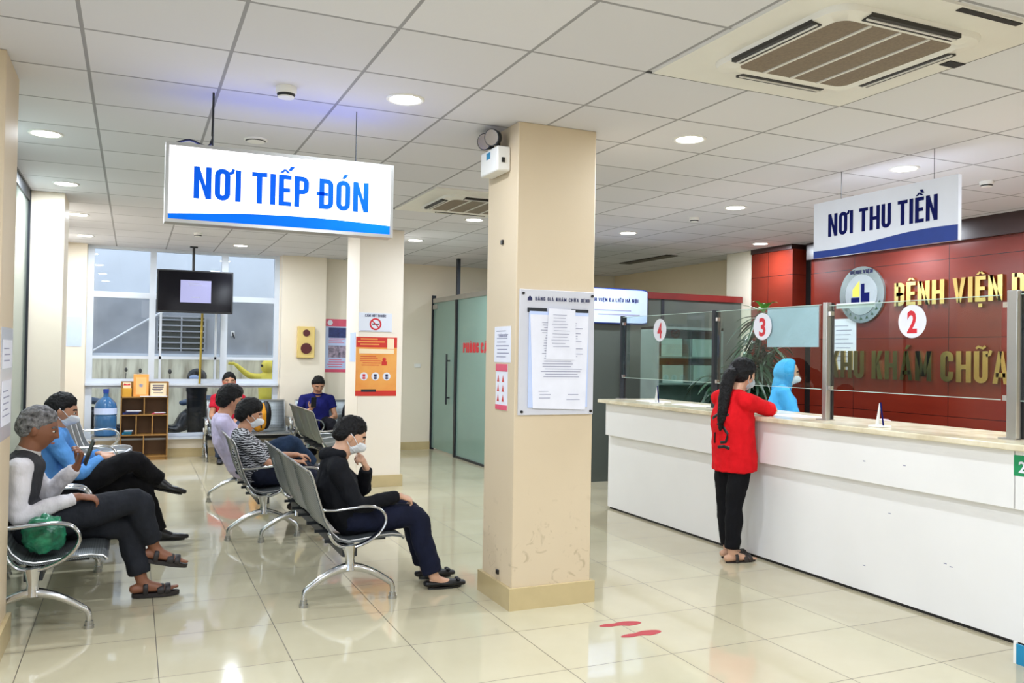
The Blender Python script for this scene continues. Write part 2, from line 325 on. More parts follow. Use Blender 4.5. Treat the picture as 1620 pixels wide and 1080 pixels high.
def glyph(c, t=.165, w=.43):
    g = []; w = .48 if c in 'NVAH' else w; a = t/2; b = w-t/2; r = (b-a)/2; m = (a+b)/2
    def rc(x0, y0, x1, y1): g.append([(x0, y0), (x1, y0), (x1, y1), (x0, y1)])
    lt, rb = t/2, 1-t/2
    if c in 'BDEHKLMNPIĐ': rc(0, 0, t, 1)
    if c == 'I': return g, t
    if c in 'HNM': wd = w if c != 'M' else .58; rc(wd-t, 0, wd, 1)
    if c == 'H': rc(t, .42, w-t, .42+t*.9)
    if c == 'N': g.append([(w-t*.95, 0), (w-t*.2, 0), (t*.95, 1), (t*.2, 1)])
    if c == 'M': g.append([(.0, 1), (.29-t*.45, .15), (.29+t*.4, .15), (t*1.05, 1)]); g.append([(.29-t*.4, .15), (.29+t*.45, .15), (.58, 1), (.58-t*1.05, 1)]); return g, .58
    if c in 'EL': rc(t, 0, w*.86, t*.9)
    if c == 'E': rc(t, 1-t*.9, w*.86, 1); rc(t, .44, w*.78, .44+t*.88); return g, w*.86
    if c == 'L': return g, w*.84
    if c == 'T': rc(0, 1-t*.9, w, 1); rc(w/2-t/2, 0, w/2+t/2, 1-t*.9)
    if c == 'O': strk(g, arc(m, 1-lt-r, r, 0, 180, 8)+arc(m, lt+r, r, 180, 360, 8), t, True)
    if c == 'U': strk(g, [(a, 1)]+arc(m, lt+r, r, 180, 360, 8)+[(b, 1)], t)
    if c in 'CG': strk(g, [(b, .67)]+arc(m, 1-lt-r, r, 0, 180, 8)+arc(m, lt+r, r, 180, 360, 8)+[(b, .33 if c == 'C' else .5)], t)
    if c == 'G': rc(m, .40, w, .40+t*.85)
    if c in 'DĐ':
        strk(g, [(t*.5, 1-lt)]+arc(b-.13, 1-lt-.13, .13, 90, 0)+arc(b-.13, lt+.13, .13, 0, -90)+[(t*.5, lt)], t)
        if c == 'Đ': rc(-t*.5, .44, w*.62, .44+t*.75)
    if c in 'PB': strk(g, [(t*.5, 1-lt)]+arc(b-.12, 1-lt-.12, .12, 90, 0)+arc(b-.12, .42+lt+.12, .12, 0, -90)+[(t*.5, .42+lt)], t)
    if c == 'B': strk(g, [(t*.5, .42+lt)]+arc(b-.11, .42+lt-.11, .11, 90, 0)+arc(b-.11, lt+.11, .11, 0, -90)+[(t*.5, lt)], t)
    if c == 'K': g.append([(t, .36), (t*1.1, .60), (w-t*1.0, 1), (w, 1)]); g.append([(w-t*1.08, 0), (w, 0), (t*1.75, .68), (t*1.1, .50)])
    if c == 'V': g.append([(w/2-t*.45, 0), (w/2+t*.25, 0), (t*.9, 1), (0, 1)]); g.append([(w/2-t*.25, 0), (w/2+t*.45, 0), (w, 1), (w-t*.9, 1)])
    if c == 'A': g.append([(0, 0), (t*.9, 0), (w/2+t*.25, 1), (w/2-t*.45, 1)]); g.append([(w-t*.9, 0), (w, 0), (w/2+t*.45, 1), (w/2-t*.25, 1)]); rc(t*.6, .2, w-t*.6, .2+t*.8)
    return g, w
def lettering(name, body, mat, parent, o, ex, ey, cap, width, depth=.002, t=.165, gap=.09, space=.22):
    polys = []; x = 0
    for ch in body:
        if ch == ' ': x += space; continue
        dec = unicodedata.normalize('NFD', ch); base, marks = dec[0], dec[1:]; g, wd = glyph(base, t)
        cx = wd/2; top = 1.06
        for k in marks:
            if k == '\u0302': g.append([(cx-.16, top), (cx-.06, top), (cx+.04, top+.12), (cx-.04, top+.12)]); g.append([(cx+.06, top), (cx+.16, top), (cx+.04, top+.12), (cx-.04, top+.12)]); top += .09; cx += .14
            elif k == '\u0301': g.append([(cx-.05, top), (cx+.05, top), (cx+.15, top+.14), (cx+.02, top+.14)])
            elif k == '\u0300': g.append([(cx-.04, top), (cx+.06, top), (cx-.01, top+.14), (cx-.14, top+.14)])
            elif k == '\u0303': strk(g, [(cx-.15, top+.02), (cx-.08, top+.08), (cx+.06, top+.03), (cx+.14, top+.10)], .07)
            elif k == '\u0309': strk(g, [(cx-.07, top+.13), (cx+.02, top+.16), (cx+.06, top+.10), (cx, top+.05), (cx, top)], .06)
            elif k == '\u0323': g.append([(wd/2-.07, -.22), (wd/2+.07, -.22), (wd/2+.07, -.08), (wd/2-.07, -.08)])
            elif k == '\u031b': strk(g, [(wd-.06, .86), (wd+.05, .90), (wd+.085, 1.02)], .09)
        polys += [[(x+px_, py_) for px_, py_ in q] for q in g]; x += wd+gap+(.05 if '\u031b' in marks else 0)
    x -= gap; mb = MB(); kx = width/x; o = V(o); ex = V(ex); ey = V(ey)
    for i, q in enumerate(polys): mb.prism([(a*kx, b*cap) for a, b in q], o, ex, ey, depth+.00003*(i % 7)*(1 if depth > 0 else -1))
    return obj(name, mb, mat, parent, sharp=0)
def lines(mb, o, ex, ey, w, h, n, th=.004, d=.0008, seed=1):
    r = random.Random(seed); o = V(o); ex = V(ex); ey = V(ey)
    for i in range(n):
        y = h*(1-(i+.5)/n); a = r.uniform(0, .12)*w; b = w*(1-r.uniform(0, .3))
        mb.prism([(a, y), (b, y), (b, y+th), (a, y+th)], o, ex, ey, d)
    return mb
# ================================================================== SETTING
W = 12.8
struct('floor', MB().box(-1.6, 8.2, -3, W+.3, -.1, 0), 'floor')
struct('ceiling', MB().box(-1.6, 8.2, -3, W+.3, CEIL, CEIL+.1), 'ceil')
# window wall (y = W) pieces around the window
wb = MB(); wb.box(-1.2, -.58, W, W+.25, 0, CEIL); wb.box(-.58, 1.95, W, W+.25, 0, .28); wb.box(1.95, 8.1, W, W+.25, 0, CEIL)
struct('wall_back', wb, 'wall')
struct('wall_back_pilaster', MB().box(1.96, 2.60, W-.16, W, 0, CEIL), 'wall')
struct('wall_left_pilaster', MB().box(-.86, -.585, W-.12, W, 0, CEIL), 'wall')
struct('wall_left', MB().box(-1.15, -.98, -3, -2.5, 0, CEIL).box(-1.15, -.98, -2.5, 4.3, 2.75, CEIL).box(-1.15, -.98, 4.3, 5.1, 0, CEIL).box(-1.15, -.98, 5.1, 8.66, 2.82, CEIL).box(-1.15, -.88, 9.2, W, 0, CEIL), 'wall')
w2 = MB()
for y in (-2.5, -.8, .9, 2.6, 4.24): w2.box(-1.10, -1.04, y, y+.06, 0, 2.75)
w2.box(-1.10, -1.04, -2.5, 4.3, 0, .1).box(-1.10, -1.04, -2.5, 4.3, 2.69, 2.75).box(-1.10, -1.04, -2.5, 4.3, 2.1, 2.15)
w2o = struct('window_added_left', w2, 'alu'); struct('window_added_left_pane', MB().box(-1.075, -1.069, -2.45, 4.25, .1, 2.7), 'wglass', w2o)  # unseen window, added to supply daylight to the columns' left faces
struct('ground_street', MB().box(-9, -1.16, -6, 12, -.12, -.02), 'conc')
lp = struct('wall_left_glazing', MB().box(-.90, -.875, 5.15, 8.64, .0, CEIL-.1), 'lfrost')
struct('trim_1', MB().box(-.91, -.86, 5.14, 8.64, CEIL-.1, CEIL).box(-.88, -.855, 8.615, 8.645, 0, CEIL), 'beam')
struct('wall_right', MB().box(7.64, 7.9, 8.8, W, 0, CEIL).box(7.9, 8.1, -3, 8.9, 0, CEIL), wall_mat('tan_wall_paint', (220, 196, 162), (228, 206, 174)))
struct('wall_near', MB().box(-1.6, 8.2, -3.2, -3, 0, CEIL), 'wall')
sk = MB()
for a in ((2.60, 4.3, W-.015, W), (1.955, 2.605, W-.175, W-.16), (-.58, 1.95, W-.015, W)): sk.box(*a, 0, .12)
struct('baseboard_back', sk, 'base')
# columns
def column(nm, x0, x1, y0, y1, m, bb):
    struct(nm, MB().box(x0, x1, y0, y1, 0, CEIL), m, bevel=.006)
    b = MB(); e = .022; b.box(x0-e, x1+e, y0-e, y0, 0, .13); b.box(x0-e, x1+e, y1, y1+e, 0, .13); b.box(x0-e, x0, y0, y1, 0, .13); b.box(x1, x1+e, y0, y1, 0, .13)
    struct(bb, b, 'base')
column('wall_column_centre', 2.07, 2.60, 4.60, 5.06, 'col', 'baseboard_centre_column')
column('wall_column_far', 2.29, 2.80, 9.35, 9.95, 'col2', 'baseboard_far_column')
column('wall_column_near_left', -1.15, -.57, 4.60, 5.08, 'col', 'baseboard_near_left_column')
column('wall_column_mid_left', -1.15, -.59, 8.65, 9.2, 'wall', 'baseboard_mid_left_column')
struct('wall_column_right', MB().box(7.26, 7.64, 8.75, 9.25, 0, CEIL), 'wall')
# window frame + panes
def frame_bar(mb, x0, x1, z0, z1, y0=W+.02, y1=W+.10): mb.box(x0, x1, y0, y1, z0, z1)
win = MB()
for x0, x1 in ((-.58, -.50), (.195, .275), (1.14, 1.23), (1.88, 1.95)): frame_bar(win, x0, x1, .28, CEIL)
for x0, x1 in ((-.50, .195), (.275, 1.14), (1.23, 1.88)):
    for z0, z1 in ((.28, .33), (.97, 1.09), (1.365, 1.405), (2.20, 2.28), (2.86, CEIL)): frame_bar(win, x0, x1, z0, z1)
frame_bar(win, .33, .36, 1.09, 2.2); frame_bar(win, 1.06, 1.09, 1.09, 2.2); pass
wo = struct('window_1', win, 'alu'); struct('window_sill', MB().box(-.58, 1.95, W-.05, W+.02, 1.00, 1.03).box(-.58, 1.95, W-.08, W+.02, .255, .28), 'alu', wo)
struct('window_pane', MB().box(-.52, 1.90, W+.055, W+.061, .30, CEIL-.01), 'wglass', wo)
# burgundy feature wall
sw = struct('wall_feature', MB().box(7.42, 7.7, 2.0, 7.86, 0, 2.70), 'panel')
struct('wall_feature_return', MB().box(7.24, 7.62, 7.98, 8.72, 0, CEIL-.06), 'panel')
struct('trim_2', MB().box(7.36, 7.7, 2.0, 7.88, 2.70, CEIL), 'header')
struct('trim_3', MB().box(7.45, 7.62, 7.86, 7.98, 0, CEIL), 'dark').data
struct('trim_4', MB().box(7.22, 7.62, 7.98, 8.72, CEIL-.06, CEIL), 'header')
# outdoors
struct('ground_outside', MB().box(-4, 6, W+.25, 18, -.12, -.02), 'conc')
ow = thing('neighbouring_building', 'grey plastered neighbouring wall with stained base seen through the big window', 'building', (0, 15.2, 0))
obj('stained_base_wall', MB().box(-4, 6, -.02, .3, 0, 1.40), 'stain', ow); obj('grey_wall', MB().box(-4, 6, .03, .3, 1.40, 2.42), 'outw', ow)
obj('pale_upper_wall', MB().box(-4, 6, .03, .3, 2.42, 5), 'outu', ow); obj('ledge', MB().box(-4, 6, -.06, .03, 1.38, 1.43), 'outu', ow)
lv = MB().box(.36, 1.10, 0, .05, 1.48, 2.04)
obj('louvre_window', lv, 'louv', ow); l2 = MB()
for i in range(6): l2.bar((.36, -.02, 1.52+i*.095), (1.10, -.02, 1.52+i*.095), .03, .022)
for x in (.36, .73, 1.10): l2.box(x-.012, x+.012, -.03, 0, 1.46, 2.06)
obj('louvre_slats', l2, 'outw', ow)
tag(obj('drain_pipe', MB().tube([(-.9, 15.12, 1.26), (-.57, 15.12, 1.47), (.24, 15.12, 2.0), (.6, 15.12, 2.22)], .018), 'pipe'), 'white diagonal drain pipe on the grey wall outside left window bay', 'pipe')
wsx = thing('wall_lamp_bracket', 'small dark bracket on the grey wall outside right window bay', 'bracket', (1.55, 15.2, 1.80)); obj('plate', MB().box(-.03, .03, .0, .03, -.05, .03), 'trimw', wsx); obj('arm', MB().tube([(0, 0, 0), (0, -.07, -.04), (.02, -.09, -.09)], .012), 'blk', wsx)
# ================================================================== LIGHTING (the room's own downlights)
dl = None
def downlight(x, y, label, on=True, group='round ceiling downlights'):
    global dl
    if dl is None:
        dl = thing('downlight', label, 'ceiling light', (x, y, CEIL), 0, group)
        obj('trim_ring', MB().lathe((0, 0, 0), [(.105, 0), (.105, -.004), (.098, -.009), (.085, -.006), (.084, 0)], 28), 'trimw', dl)
        obj('lens', MB().lathe((0, 0, 0), [(.083, -.001), (.083, -.005), (.06, -.007), (.001, -.008)], 28), 'tube', dl)
        t = dl
    else:
        t = copy_tree(dl); t.location = (x, y, CEIL); t['label'] = label; t['group'] = group
    ld = bpy.data.lights.get('downlight_beam')
    if not ld:
        ld = bpy.data.lights.new('downlight_beam', 'AREA'); ld.shape = 'DISK'; ld.size = .15; ld.energy = LAMP_W; ld.color = LAMP_COL
    lo = bpy.data.objects.new('lamp_light', ld); COL.objects.link(lo); lo.parent = t; lo.location = (0, 0, -.014); return t
DL = [(1.335, 4.49, 'large bright downlight between the lit sign and the centre column'), (3.21, 4.48, 'downlight just right of the centre column top'),
 (5.05, 6.32, 'downlight halfway between centre column and counter sign'), (5.06, 4.45, 'downlight directly above the hanging payment sign'), (5.06, 8.2, 'downlight beyond the centre column over the number 4 window'),
 (6.9, 8.16, 'downlight beside the burgundy return panel'), (3.2, 8.2, 'downlight in front of the distant air conditioner, left of centre column'), (3.15, 10.05, 'downlight just right of the far column'),
 (1.28, 11.8, 'downlight in front of the window above the television'), (1.28, 9.95, 'downlight half hidden behind the lit sign'), (-.55, 6.29, 'nearest downlight at the far left by the near pillar'),
 (-.55, 8.14, 'second downlight of the left edge row'), (-.55, 9.96, 'third downlight of the left edge row'), (-.57, 11.8, 'farthest downlight of the left edge row')]
for x, y, l in DL: downlight(x, y, l)
for x, y in ((-.55, 2.6), (1.33, 2.6), (3.2, 1.2), (5.06, 2.6), (6.9, 4.45), (6.9, 6.3), (6.9, 2.6), (1.33, .7), (5.06, .7), (-.55, .7), (1.33, -1.2), (5.06, -1.2), (5.06, 10.0)):
    downlight(x, y, 'round white ceiling downlight outside the view', group='downlights outside the view')
# ================================================================== CEILING FITTINGS
ac = thing('ceiling_air_conditioner', 'large white cassette air conditioner in ceiling at upper right', 'air conditioner', (2.87, 2.87, CEIL))
X0, X1, Y0, Y1 = 2.26-2.87, 3.51-2.87, 2.27-2.87, 3.52-2.87
obj('surround_board', MB().box(X0+.02, X1-.025, Y0+.02, Y1-.025, -.012, 0), 'acw', ac)
gp = MB(); gp.box(X0, X1, Y1-.02, Y1+.004, -.003, 0); gp.box(X1-.02, X1+.004, Y0, Y1, -.003, 0); gp.box(X1-.12, X1-.02, -.14, -.08, -.016, -.010); gp.box(.05, .40, Y0+.03, Y0+.06, -.016, -.010); obj('opening_gap', gp, 'dark', ac)
def rrect(h, r, n=6):
    return [(sx*(h-r)+r*cos(a), sy*(h-r)+r*sin(a)) for sx, sy, a0 in ((1, 1, 0), (-1, 1, 90), (-1, -1, 180), (1, -1, 270)) for a in [RAD(a0+i*90/n) for i in range(n+1)]]
def ac_ring(ac, mb=None):
    mb = MB(); A = rrect(.42, .10); B = rrect(.345, .06); C = rrect(.42, .10); n = len(A)
    vs = [(x, y, -.012) for x, y in A]+[(x*.985, y*.985, -.036) for x, y in A]+[(x*1.0, y*1.0, -.046) for x, y in B]+[(x*.93, y*.93, -.030) for x, y in B]
    fs = [(r*n+i, r*n+(i+1) % n, (r+1)*n+(i+1) % n, (r+1)*n+i) for r in range(3) for i in range(n)]
    mb.add(vs, fs); return obj('front_panel', mb, 'acw', ac)
ac_ring(ac)
obj('intake_grille', MB().box(-.325, .325, -.325, .325, -.034, -.030), 'acg', ac)
for i in range(3): obj('grille_bar', MB().box(-.165+i*.165-.006, -.165+i*.165+.006, -.322, .322, -.040, -.033), 'acw', ac)
sl = [(-.405, -.365, -.26, .24), (.365, .405, -.26, .24), (-.26, .24, -.405, -.365), (-.26, .24, .365, .405)]
for a in sl:
    o = obj('air_slot', MB().box(a[0]-.012, a[1]+.0, a[2], a[3], -.048, -.030) if a[1]-a[0] < .1 else MB().box(a[0], a[1], a[2]-.012, a[3], -.048, -.030), 'vane', ac)
    if a[1]-a[0] < .1: obj('vane', MB().box(a[0]+.010, a[0]+.018, a[2], a[3], -.053, -.047), 'acw', o)
    else: obj('vane', MB().box(a[0], a[1], a[2]+.010, a[2]+.018, -.053, -.047), 'acw', o)
a2 = copy_tree(ac); a2.location = (2.87, 7.32, CEIL); a2['label'] = 'distant cassette air conditioner in ceiling, partly behind the centre column'
tag(obj('slot_vent', MB().box(-.09, .09, -.62, .62, -.012, 0), 'vane', loc=(6.68, 10.3, CEIL)), 'long dark slot vent in ceiling at the far right back', 'vent')
def smoke(x, y, label, r=.05, h=.045):
    t = thing('smoke_detector', label, 'smoke detector', (x, y, CEIL)); obj('base', MB().lathe((0, 0, 0), [(r, 0), (r, -h*.45), (r*.93, -h*.55)], 24), 'trimw', t)
    obj('sensor_head', MB().lathe((0, 0, 0), [(r*.9, -h*.5), (r*.75, -h*.95), (r*.3, -h)], 24), 'trimw', t)
    obj('sensor_slot_band', MB().lathe((0, 0, 0), [(r*.88, -h*.62), (r*.86, -h*.66), (r*.82, -h*.80), (r*.80, -h*.84)], 24), 'blk', t)
smoke(.71, 4.58, 'white smoke detector on ceiling above the lit reception sign', .055, .06)
smoke(.71, 5.80, 'flat white round ceiling cap just behind the reception sign', .075, .02)
smoke(.68, 10.8, 'tiny smoke detector on ceiling in front of the window'); smoke(5.07, 6.98, 'small round detector on ceiling right of the centre column'); smoke(5.97, 4.48, 'small sensor on ceiling right of the payment sign')
# ================================================================== HANGING SIGNS
YS = 4.83
sg = thing('lit_hanging_sign', 'glowing white hanging box sign reading NƠI TIẾP ĐÓN', 'sign', (.755, YS, 2.18))
obj('frame', MB().box(-.62, .62, 0, .11, 0, .018).box(-.62, .62, 0, .11, .407, .425).box(-.62, -.602, 0, .11, .018, .407).box(.602, .62, 0, .11, .018, .407), 'steel', sg)
obj('sign_face', MB().box(-.602, .602, .004, .012, .018, .407), 'signw', sg); obj('top_panel', MB().box(-.60, .60, .02, .09, .421, .427), M('glowing_blue_top', (110, 130, 255), .5, emit=5, vary=0), sg); obj('back_face', MB().box(-.602, .602, .098, .106, .018, .407), 'signw', sg)
wv = [(-.602, .018)]+[(.602, .018)]+[(.602-1.204*i/20, .018+.030+.022*sin(pi*1.05*(i/20))+.018*(1-i/20)*0+.02*(1-i/20)) for i in range(21)]
obj('blue_wave', MB().prism([(x, z) for x, z in wv], (0, .003, 0), (1, 0, 0), (0, 0, 1), .001), 'signwave', sg)
lettering('lettering', 'NƠI TIẾP ĐÓN', 'signblue', sg, (-.478, .003, .135), (1, 0, 0), (0, 0, 1), .172, .95, t=.155)
obj('hanging_rod', MB().tube([(-.385, .03, .425), (-.385, .03, CEIL-2.18)], .006), 'blk', sg); obj('hanging_wire', MB().tube([(.40, .03, .425), (.40, .03, CEIL-2.18)], .003), 'beam', sg)
obj('power_cable', MB().tube([(-.57, .05, .43), (-.5, .05, .455), (-.42, .05, .43), (-.39, .04, .46), (-.385, .04, .6)], .006, smooth=4), 'blk', sg)
s2 = thing('hanging_sign', 'white hanging sign reading NƠI THU TIỀN above the counter', 'sign', (4.75, 4.39, 2.28))
ex, ey = V((0, -1, 0)), V((0, 0, 1))
obj('sign_board', MB().box(0, .03, -.63, .62, 0, .42), 'lamw', s2)
wv = [(-.62, 0), (.63, 0)]+[(.63-1.25*i/20, .10-.045*(i/20)+.012*sin(2*pi*i/20)) for i in range(21)]
obj('blue_wave', MB().prism(wv, (-.001, 0, 0), ex, ey, -.001), 'blue', s2)
lettering('lettering', 'NƠI THU TIỀN', 'dblue', s2, (-.001, .47, .150), ex, ey, .168, .95, t=.155)
for y in (.36, -.44): obj('hanging_wire', MB().tube([(.015, y, .42), (.015, y, .62)], .0022), 'beam', s2)
# television
tv = thing('ceiling_television', 'black flat television hanging in front of the window', 'television', (.755, 12.25, 2.0), RAD(-2))
obj('casing', MB().box(-.485, .485, 0, .05, 0, .575), 'blk', tv, bevel=.006)
obj('screen_panel', MB().box(-.465, .465, -.004, 0, .025, .555), M('dark_screen', (10, 9, 14), .10, spec=.2), tv)
sc = obj('lit_slide', MB().box(-.19, .20, -.006, -.004, .14, .44), 'screen', tv); q = MB()
lines(q, (-.1, -.0065, .36), (1, 0, 0), (0, 0, 1), .2, .05, 2, .006, .0005); lines(q, (-.05, -.0065, .19), (1, 0, 0), (0, 0, 1), .14, .03, 1, .01, .0005); obj('slide_text', q, 'ink', sc)
obj('ceiling_rod', MB().tube([(-.03, .06, .5), (-.03, .06, .9)], .018), 'blk', tv); obj('mount_plate', MB().box(-.13, .07, .05, .07, .3, .55).box(-.08, .02, .02, .10, .885, .9), 'blk', tv)
tag(obj('yellow_pole', MB().tube([(.865, 12.73, 1.03), (.885, 12.73, 2.15)], .016), 'ypole'), 'thin yellow pole rising from the window sill behind the television', 'pole')
# ================================================================== GLASS PARTITIONS
gd = thing('glass_partition', 'green frosted glass partition with door and red PHÒNG CẤP CỨU lettering', 'partition', (4.33, 0, 0))
obj('glass_panel', MB().box(-.006, .006, 8.92, 11.66, .03, 2.3), 'frost', gd); dr = obj('glass_door', MB().box(-.006, .006, 11.74, W-.04, .03, 2.3), 'frost', gd)
obj('top_rail', MB().box(-.025, .025, 8.9, W, 2.3, 2.37), 'steel', gd); obj('bottom_rail', MB().box(-.02, .02, 8.9, 11.7, 0, .03), 'beam', gd)
obj('post', MB().box(-.03, .03, 11.665, 11.73, 0, 2.3), 'beam', gd); obj('post', MB().box(-.03, .03, W-.04, W, 0, 2.42), 'beam', gd)
obj('ceiling_strut', MB().box(-.025, .025, 11.67, 11.72, 2.37, CEIL), 'beam', gd)
hd = MB().tube([(-.06, 11.97, .75), (-.06, 11.97, 1.5)], .014).tube([(-.06, 11.97, .85), (0, 11.97, .85)], .01).tube([(-.06, 11.97, 1.4), (0, 11.97, 1.4)], .01)
obj('door_handle', hd, 'beam', dr); obj('hinge', MB().box(-.03, .0, W-.25, W-.06, 2.2, 2.27), 'steel', dr)
lettering('lettering', 'PHÒNG CẤP CỨU', 'redn', gd, (-.008, 11.42, 1.525), ex, ey, .14, 1.45, t=.2)
gb = thing('dark_glass_partition', 'dark frosted glass screen with dark red top rail behind the counter', 'partition', (0, 8.92, 0))
obj('glass_panel', MB().box(4.36, 7.24, 0, .012, .0, 2.23), 'dfrost', gb); obj('top_rail', MB().box(4.33, 7.24, -.025, .035, 2.23, 2.31), 'rail', gb)
obj('post', MB().box(6.0, 6.04, -.01, .03, 0, 2.23), 'beam', gb)
hs = thing('hospital_name_sign', 'pale blue hospital name plate on the dark partition behind the centre column', 'sign', (4.9, 8.855, 1.95))
obj('plate', MB().prism([(x*1.45*1.15+.0, z*.40+.165) for x, z in rrect(.5, .06)], (.02, .02, 0), (1, 0, 0), (0, 0, 1), .02), 'paperb', hs); obj('edge_band', MB().prism([(x*1.70, z*.43+.165) for x, z in rrect(.5, .06)], (.02, .04, 0), (1, 0, 0), (0, 0, 1), .018), 'blue', hs)
lettering('lettering', 'BỆNH VIỆN DA LIỄU HÀ NỘI', 'dblue', hs, (.0, -.002, .215), (1, 0, 0), (0, 0, 1), .042, .72, gap=.14)
obj('small_print', lines(MB(), (.1, -.001, .03), (1, 0, 0), (0, 0, 1), .7, .1, 2, .014), 'ink', hs)
# ================================================================== FEATURE WALL SIGNAGE
g1 = thing('gold_wall_lettering', 'gold letters BỆNH VIỆN DA LIỄU on the burgundy wall', 'lettering', (7.42, 6.61, 2.09)); cur = 0
lettering('letters', 'BỆNH VIỆN DA LIỄU', 'gold', g1, (-.03, .0, .0), ex, ey, .245, 2.20, depth=-.028)
g2 = thing('gold_wall_lettering', 'lower gold letters KHU KHÁM CHỮA BỆNH on the burgundy wall', 'lettering', (7.42, 7.53, 1.31)); lettering('letters', 'KHU KHÁM CHỮA BỆNH', 'gold', g2, (-.03, 0, 0), ex, ey, .305, 3.02, depth=-.028)
lg = thing('round_wall_emblem', 'round silver hospital emblem with yellow and blue mark on burgundy wall', 'emblem', (7.42, 7.06, 2.24)); R90 = Matrix.Rotation(RAD(-90), 4, 'Y')
obj('disc', MB().cyl((0, 0), .315, 0, .03, 40).xf(R90), M('silver_plate', (150, 160, 158), .25, .7), lg); obj('inner_disc', MB().cyl((0, 0), .225, .03, .036, 40).xf(R90), M('pale_silver_plate', (176, 184, 186), .3, .4), lg)
e = MB(); e.prism([(-.12, -.02), (-.02, -.02), (-.02, .16), (-.12, .06)], (-.037, 0, 0), ex, ey, -.006); obj('yellow_mark', e, 'yellow', lg)
e = MB(); e.prism([(-.14, -.12), (-.02, -.12), (-.02, -.03), (-.14, -.03)], (-.037, 0, 0), ex, ey, -.006); e.prism([(0, -.12), (.12, -.12), (.12, .02), (.05, .02), (.05, .12), (0, .12)], (-.037, 0, 0), ex, ey, -.006); obj('blue_mark', e, 'dblue', lg)
lettering('rim_text', 'BỆNH VIỆN', 'inkd', lg, (-.031, .16, .235), ex, ey, .04, .32, .003)
e = MB()
for i in range(9): a = RAD(200+i*17.5); e.prism([(.27*cos(a)-.02, .27*sin(a)-.01), (.27*cos(a)+.02, .27*sin(a)-.01), (.27*cos(a), .27*sin(a)+.025)], (-.031, 0, 0), ex, ey, -.003)
obj('laurel', e, 'leaf', lg)
# ================================================================== COUNTER
ct = thing('reception_counter', 'long white laminate reception counter', 'counter', (4.34, 0, 0))
cb = MB().box(.01, .55, 1.6, 7.36, .02, .73); obj('body', cb, 'white', ct); obj('plinth_gap', MB().box(.02, .5, 1.6, 7.33, 0, .02), 'dark', ct)
obj('upper_fascia', MB().box(-.04, .55, 3.055, 7.34, .73, 1.045), 'white', ct, bevel=.004); obj('upper_fascia', MB().box(-.04, .55, 1.6, 3.05, .73, 1.045), 'white', ct, bevel=.004)
mk = MB()
for y, z in ((4.06, .86), (3.75, .87), (4.1, .18), (3.5, .33), (3.46, .32), (3.9, .55)): mk.box(-.0405 if z > .73 else .0095, -.039 if z > .73 else .011, y, y+.02, z, z+.006)
obj('scuff_marks', mk, 'ink', ct)
tag(obj('marble_worktop', MB().box(-.09, .62, 1.6, 7.42, 1.045, 1.08), 'worktop', loc=(4.34, 0, 0), bevel=.006), 'cream marble worktop on top of the white counter', 'worktop')
gs = tag(obj('green_sign', MB().prism([(x*.16, z*.11) for x, z in rrect(.5, .04)], (4.299, 2.975, .965), ex, ey, -.004), 'greens'), 'small green sign at the right end of the counter front', 'sign')
textobj('lettering', '2', 'paper', gs, (4.2945, 3.025, .93), ex, ey, .06, .04, .02, depth=-.002)
cp = thing('poster_board', 'cyan poster board edge at the bottom right corner', 'poster', (4.08, 2.72, 0)); obj('board', MB().box(0, .012, -.35, .17, .0, .10), 'cyan', cp); obj('white_border', MB().box(-.001, .013, .16, .175, 0, .11), 'trimw', cp)
# glass screens
XG = 4.5
posts = [(7.38, 'post', 'dark slim counter screen post at the far left end'), (5.89, 'post', 'dark counter screen post between windows 4 and 3'), (4.62, 'post', 'steel counter screen post between windows 3 and 2'), (3.22, 'post', 'wide steel counter screen post right of window 2')]
for i, (y, _, l) in enumerate(posts):
    wd = (.018, .028, .034, .05)[i]; p = thing('screen_post', l, 'post', (XG, y, 1.08))
    obj('upright', MB().box(-.022, .022, -wd, wd*.2, 0, .835), 'beam' if i < 2 else 'steel', p, bevel=.003); obj('back_strip', MB().box(-.01, .024, wd*.2, wd, .01, .83) if False else MB().box(.022, .04, -wd*1.25, wd*.2, .005, .83), 'blk', p)
    obj('base_plate', MB().box(-.035, .045, -.05, .05, 0, .008), 'steel', p)
    for z in (.215, .74):
        obj('clamp', MB().box(-.014, .014, -wd-.03, -wd, z, z+.03) if i < 3 else MB().box(-.014, .014, wd*.2, wd*.2+.03, z, z+.03), 'chrome', p)
for y0, y1, n, yn, zt, l in ((5.92, 7.36, '4', 6.70, 1.90, 'glass counter screen at the far end marked 4'), (4.66, 5.86, '3', 5.28, 1.90, 'middle glass counter screen marked 3 with pale sheet'), (3.28, 4.58, '2', 3.88, 1.89, 'wide glass counter screen in front of emblem marked 2'), (1.7, 3.16, '', 2.5, 1.89, 'glass counter screen cut off at right edge')):
    s = thing('glass_screen', l, 'glass screen', (XG, 0, 0)); obj('pane', MB().box(-.004, .004, y0, y1, 1.30, zt), 'glass', s)
    obj('polished_edge', MB().box(-.004, .004, y0, y1, 1.296, 1.30).box(-.004, .004, y0, y1, zt, zt+.004), M('glass_edge', (196, 220, 210), .2), s)
    if n:
        d = obj('number_disc', MB().cyl((0, 0), .105, 0, .002, 36).xf(Matrix.Translation((-.0045, yn, 1.76)) @ R90), 'paper', s)
        d['label'] = 'white disc with red number '+n
        textobj('numeral', n, 'redn', d, (-.007, yn, 1.69), ex, ey, .14, .075, .03, depth=-.002, align='C')
tag(obj('white_cloth_sheet', MB().box(-.003, .003, -.27, .27, -.15, .15), M('wrinkled_white_sheet', (206, 220, 246), .7, bump=.8, bscale=9, vary=.05), loc=(XG+.012, 4.97, 1.75)), 'pale sheet taped to the glass beside number 3', 'sheet')
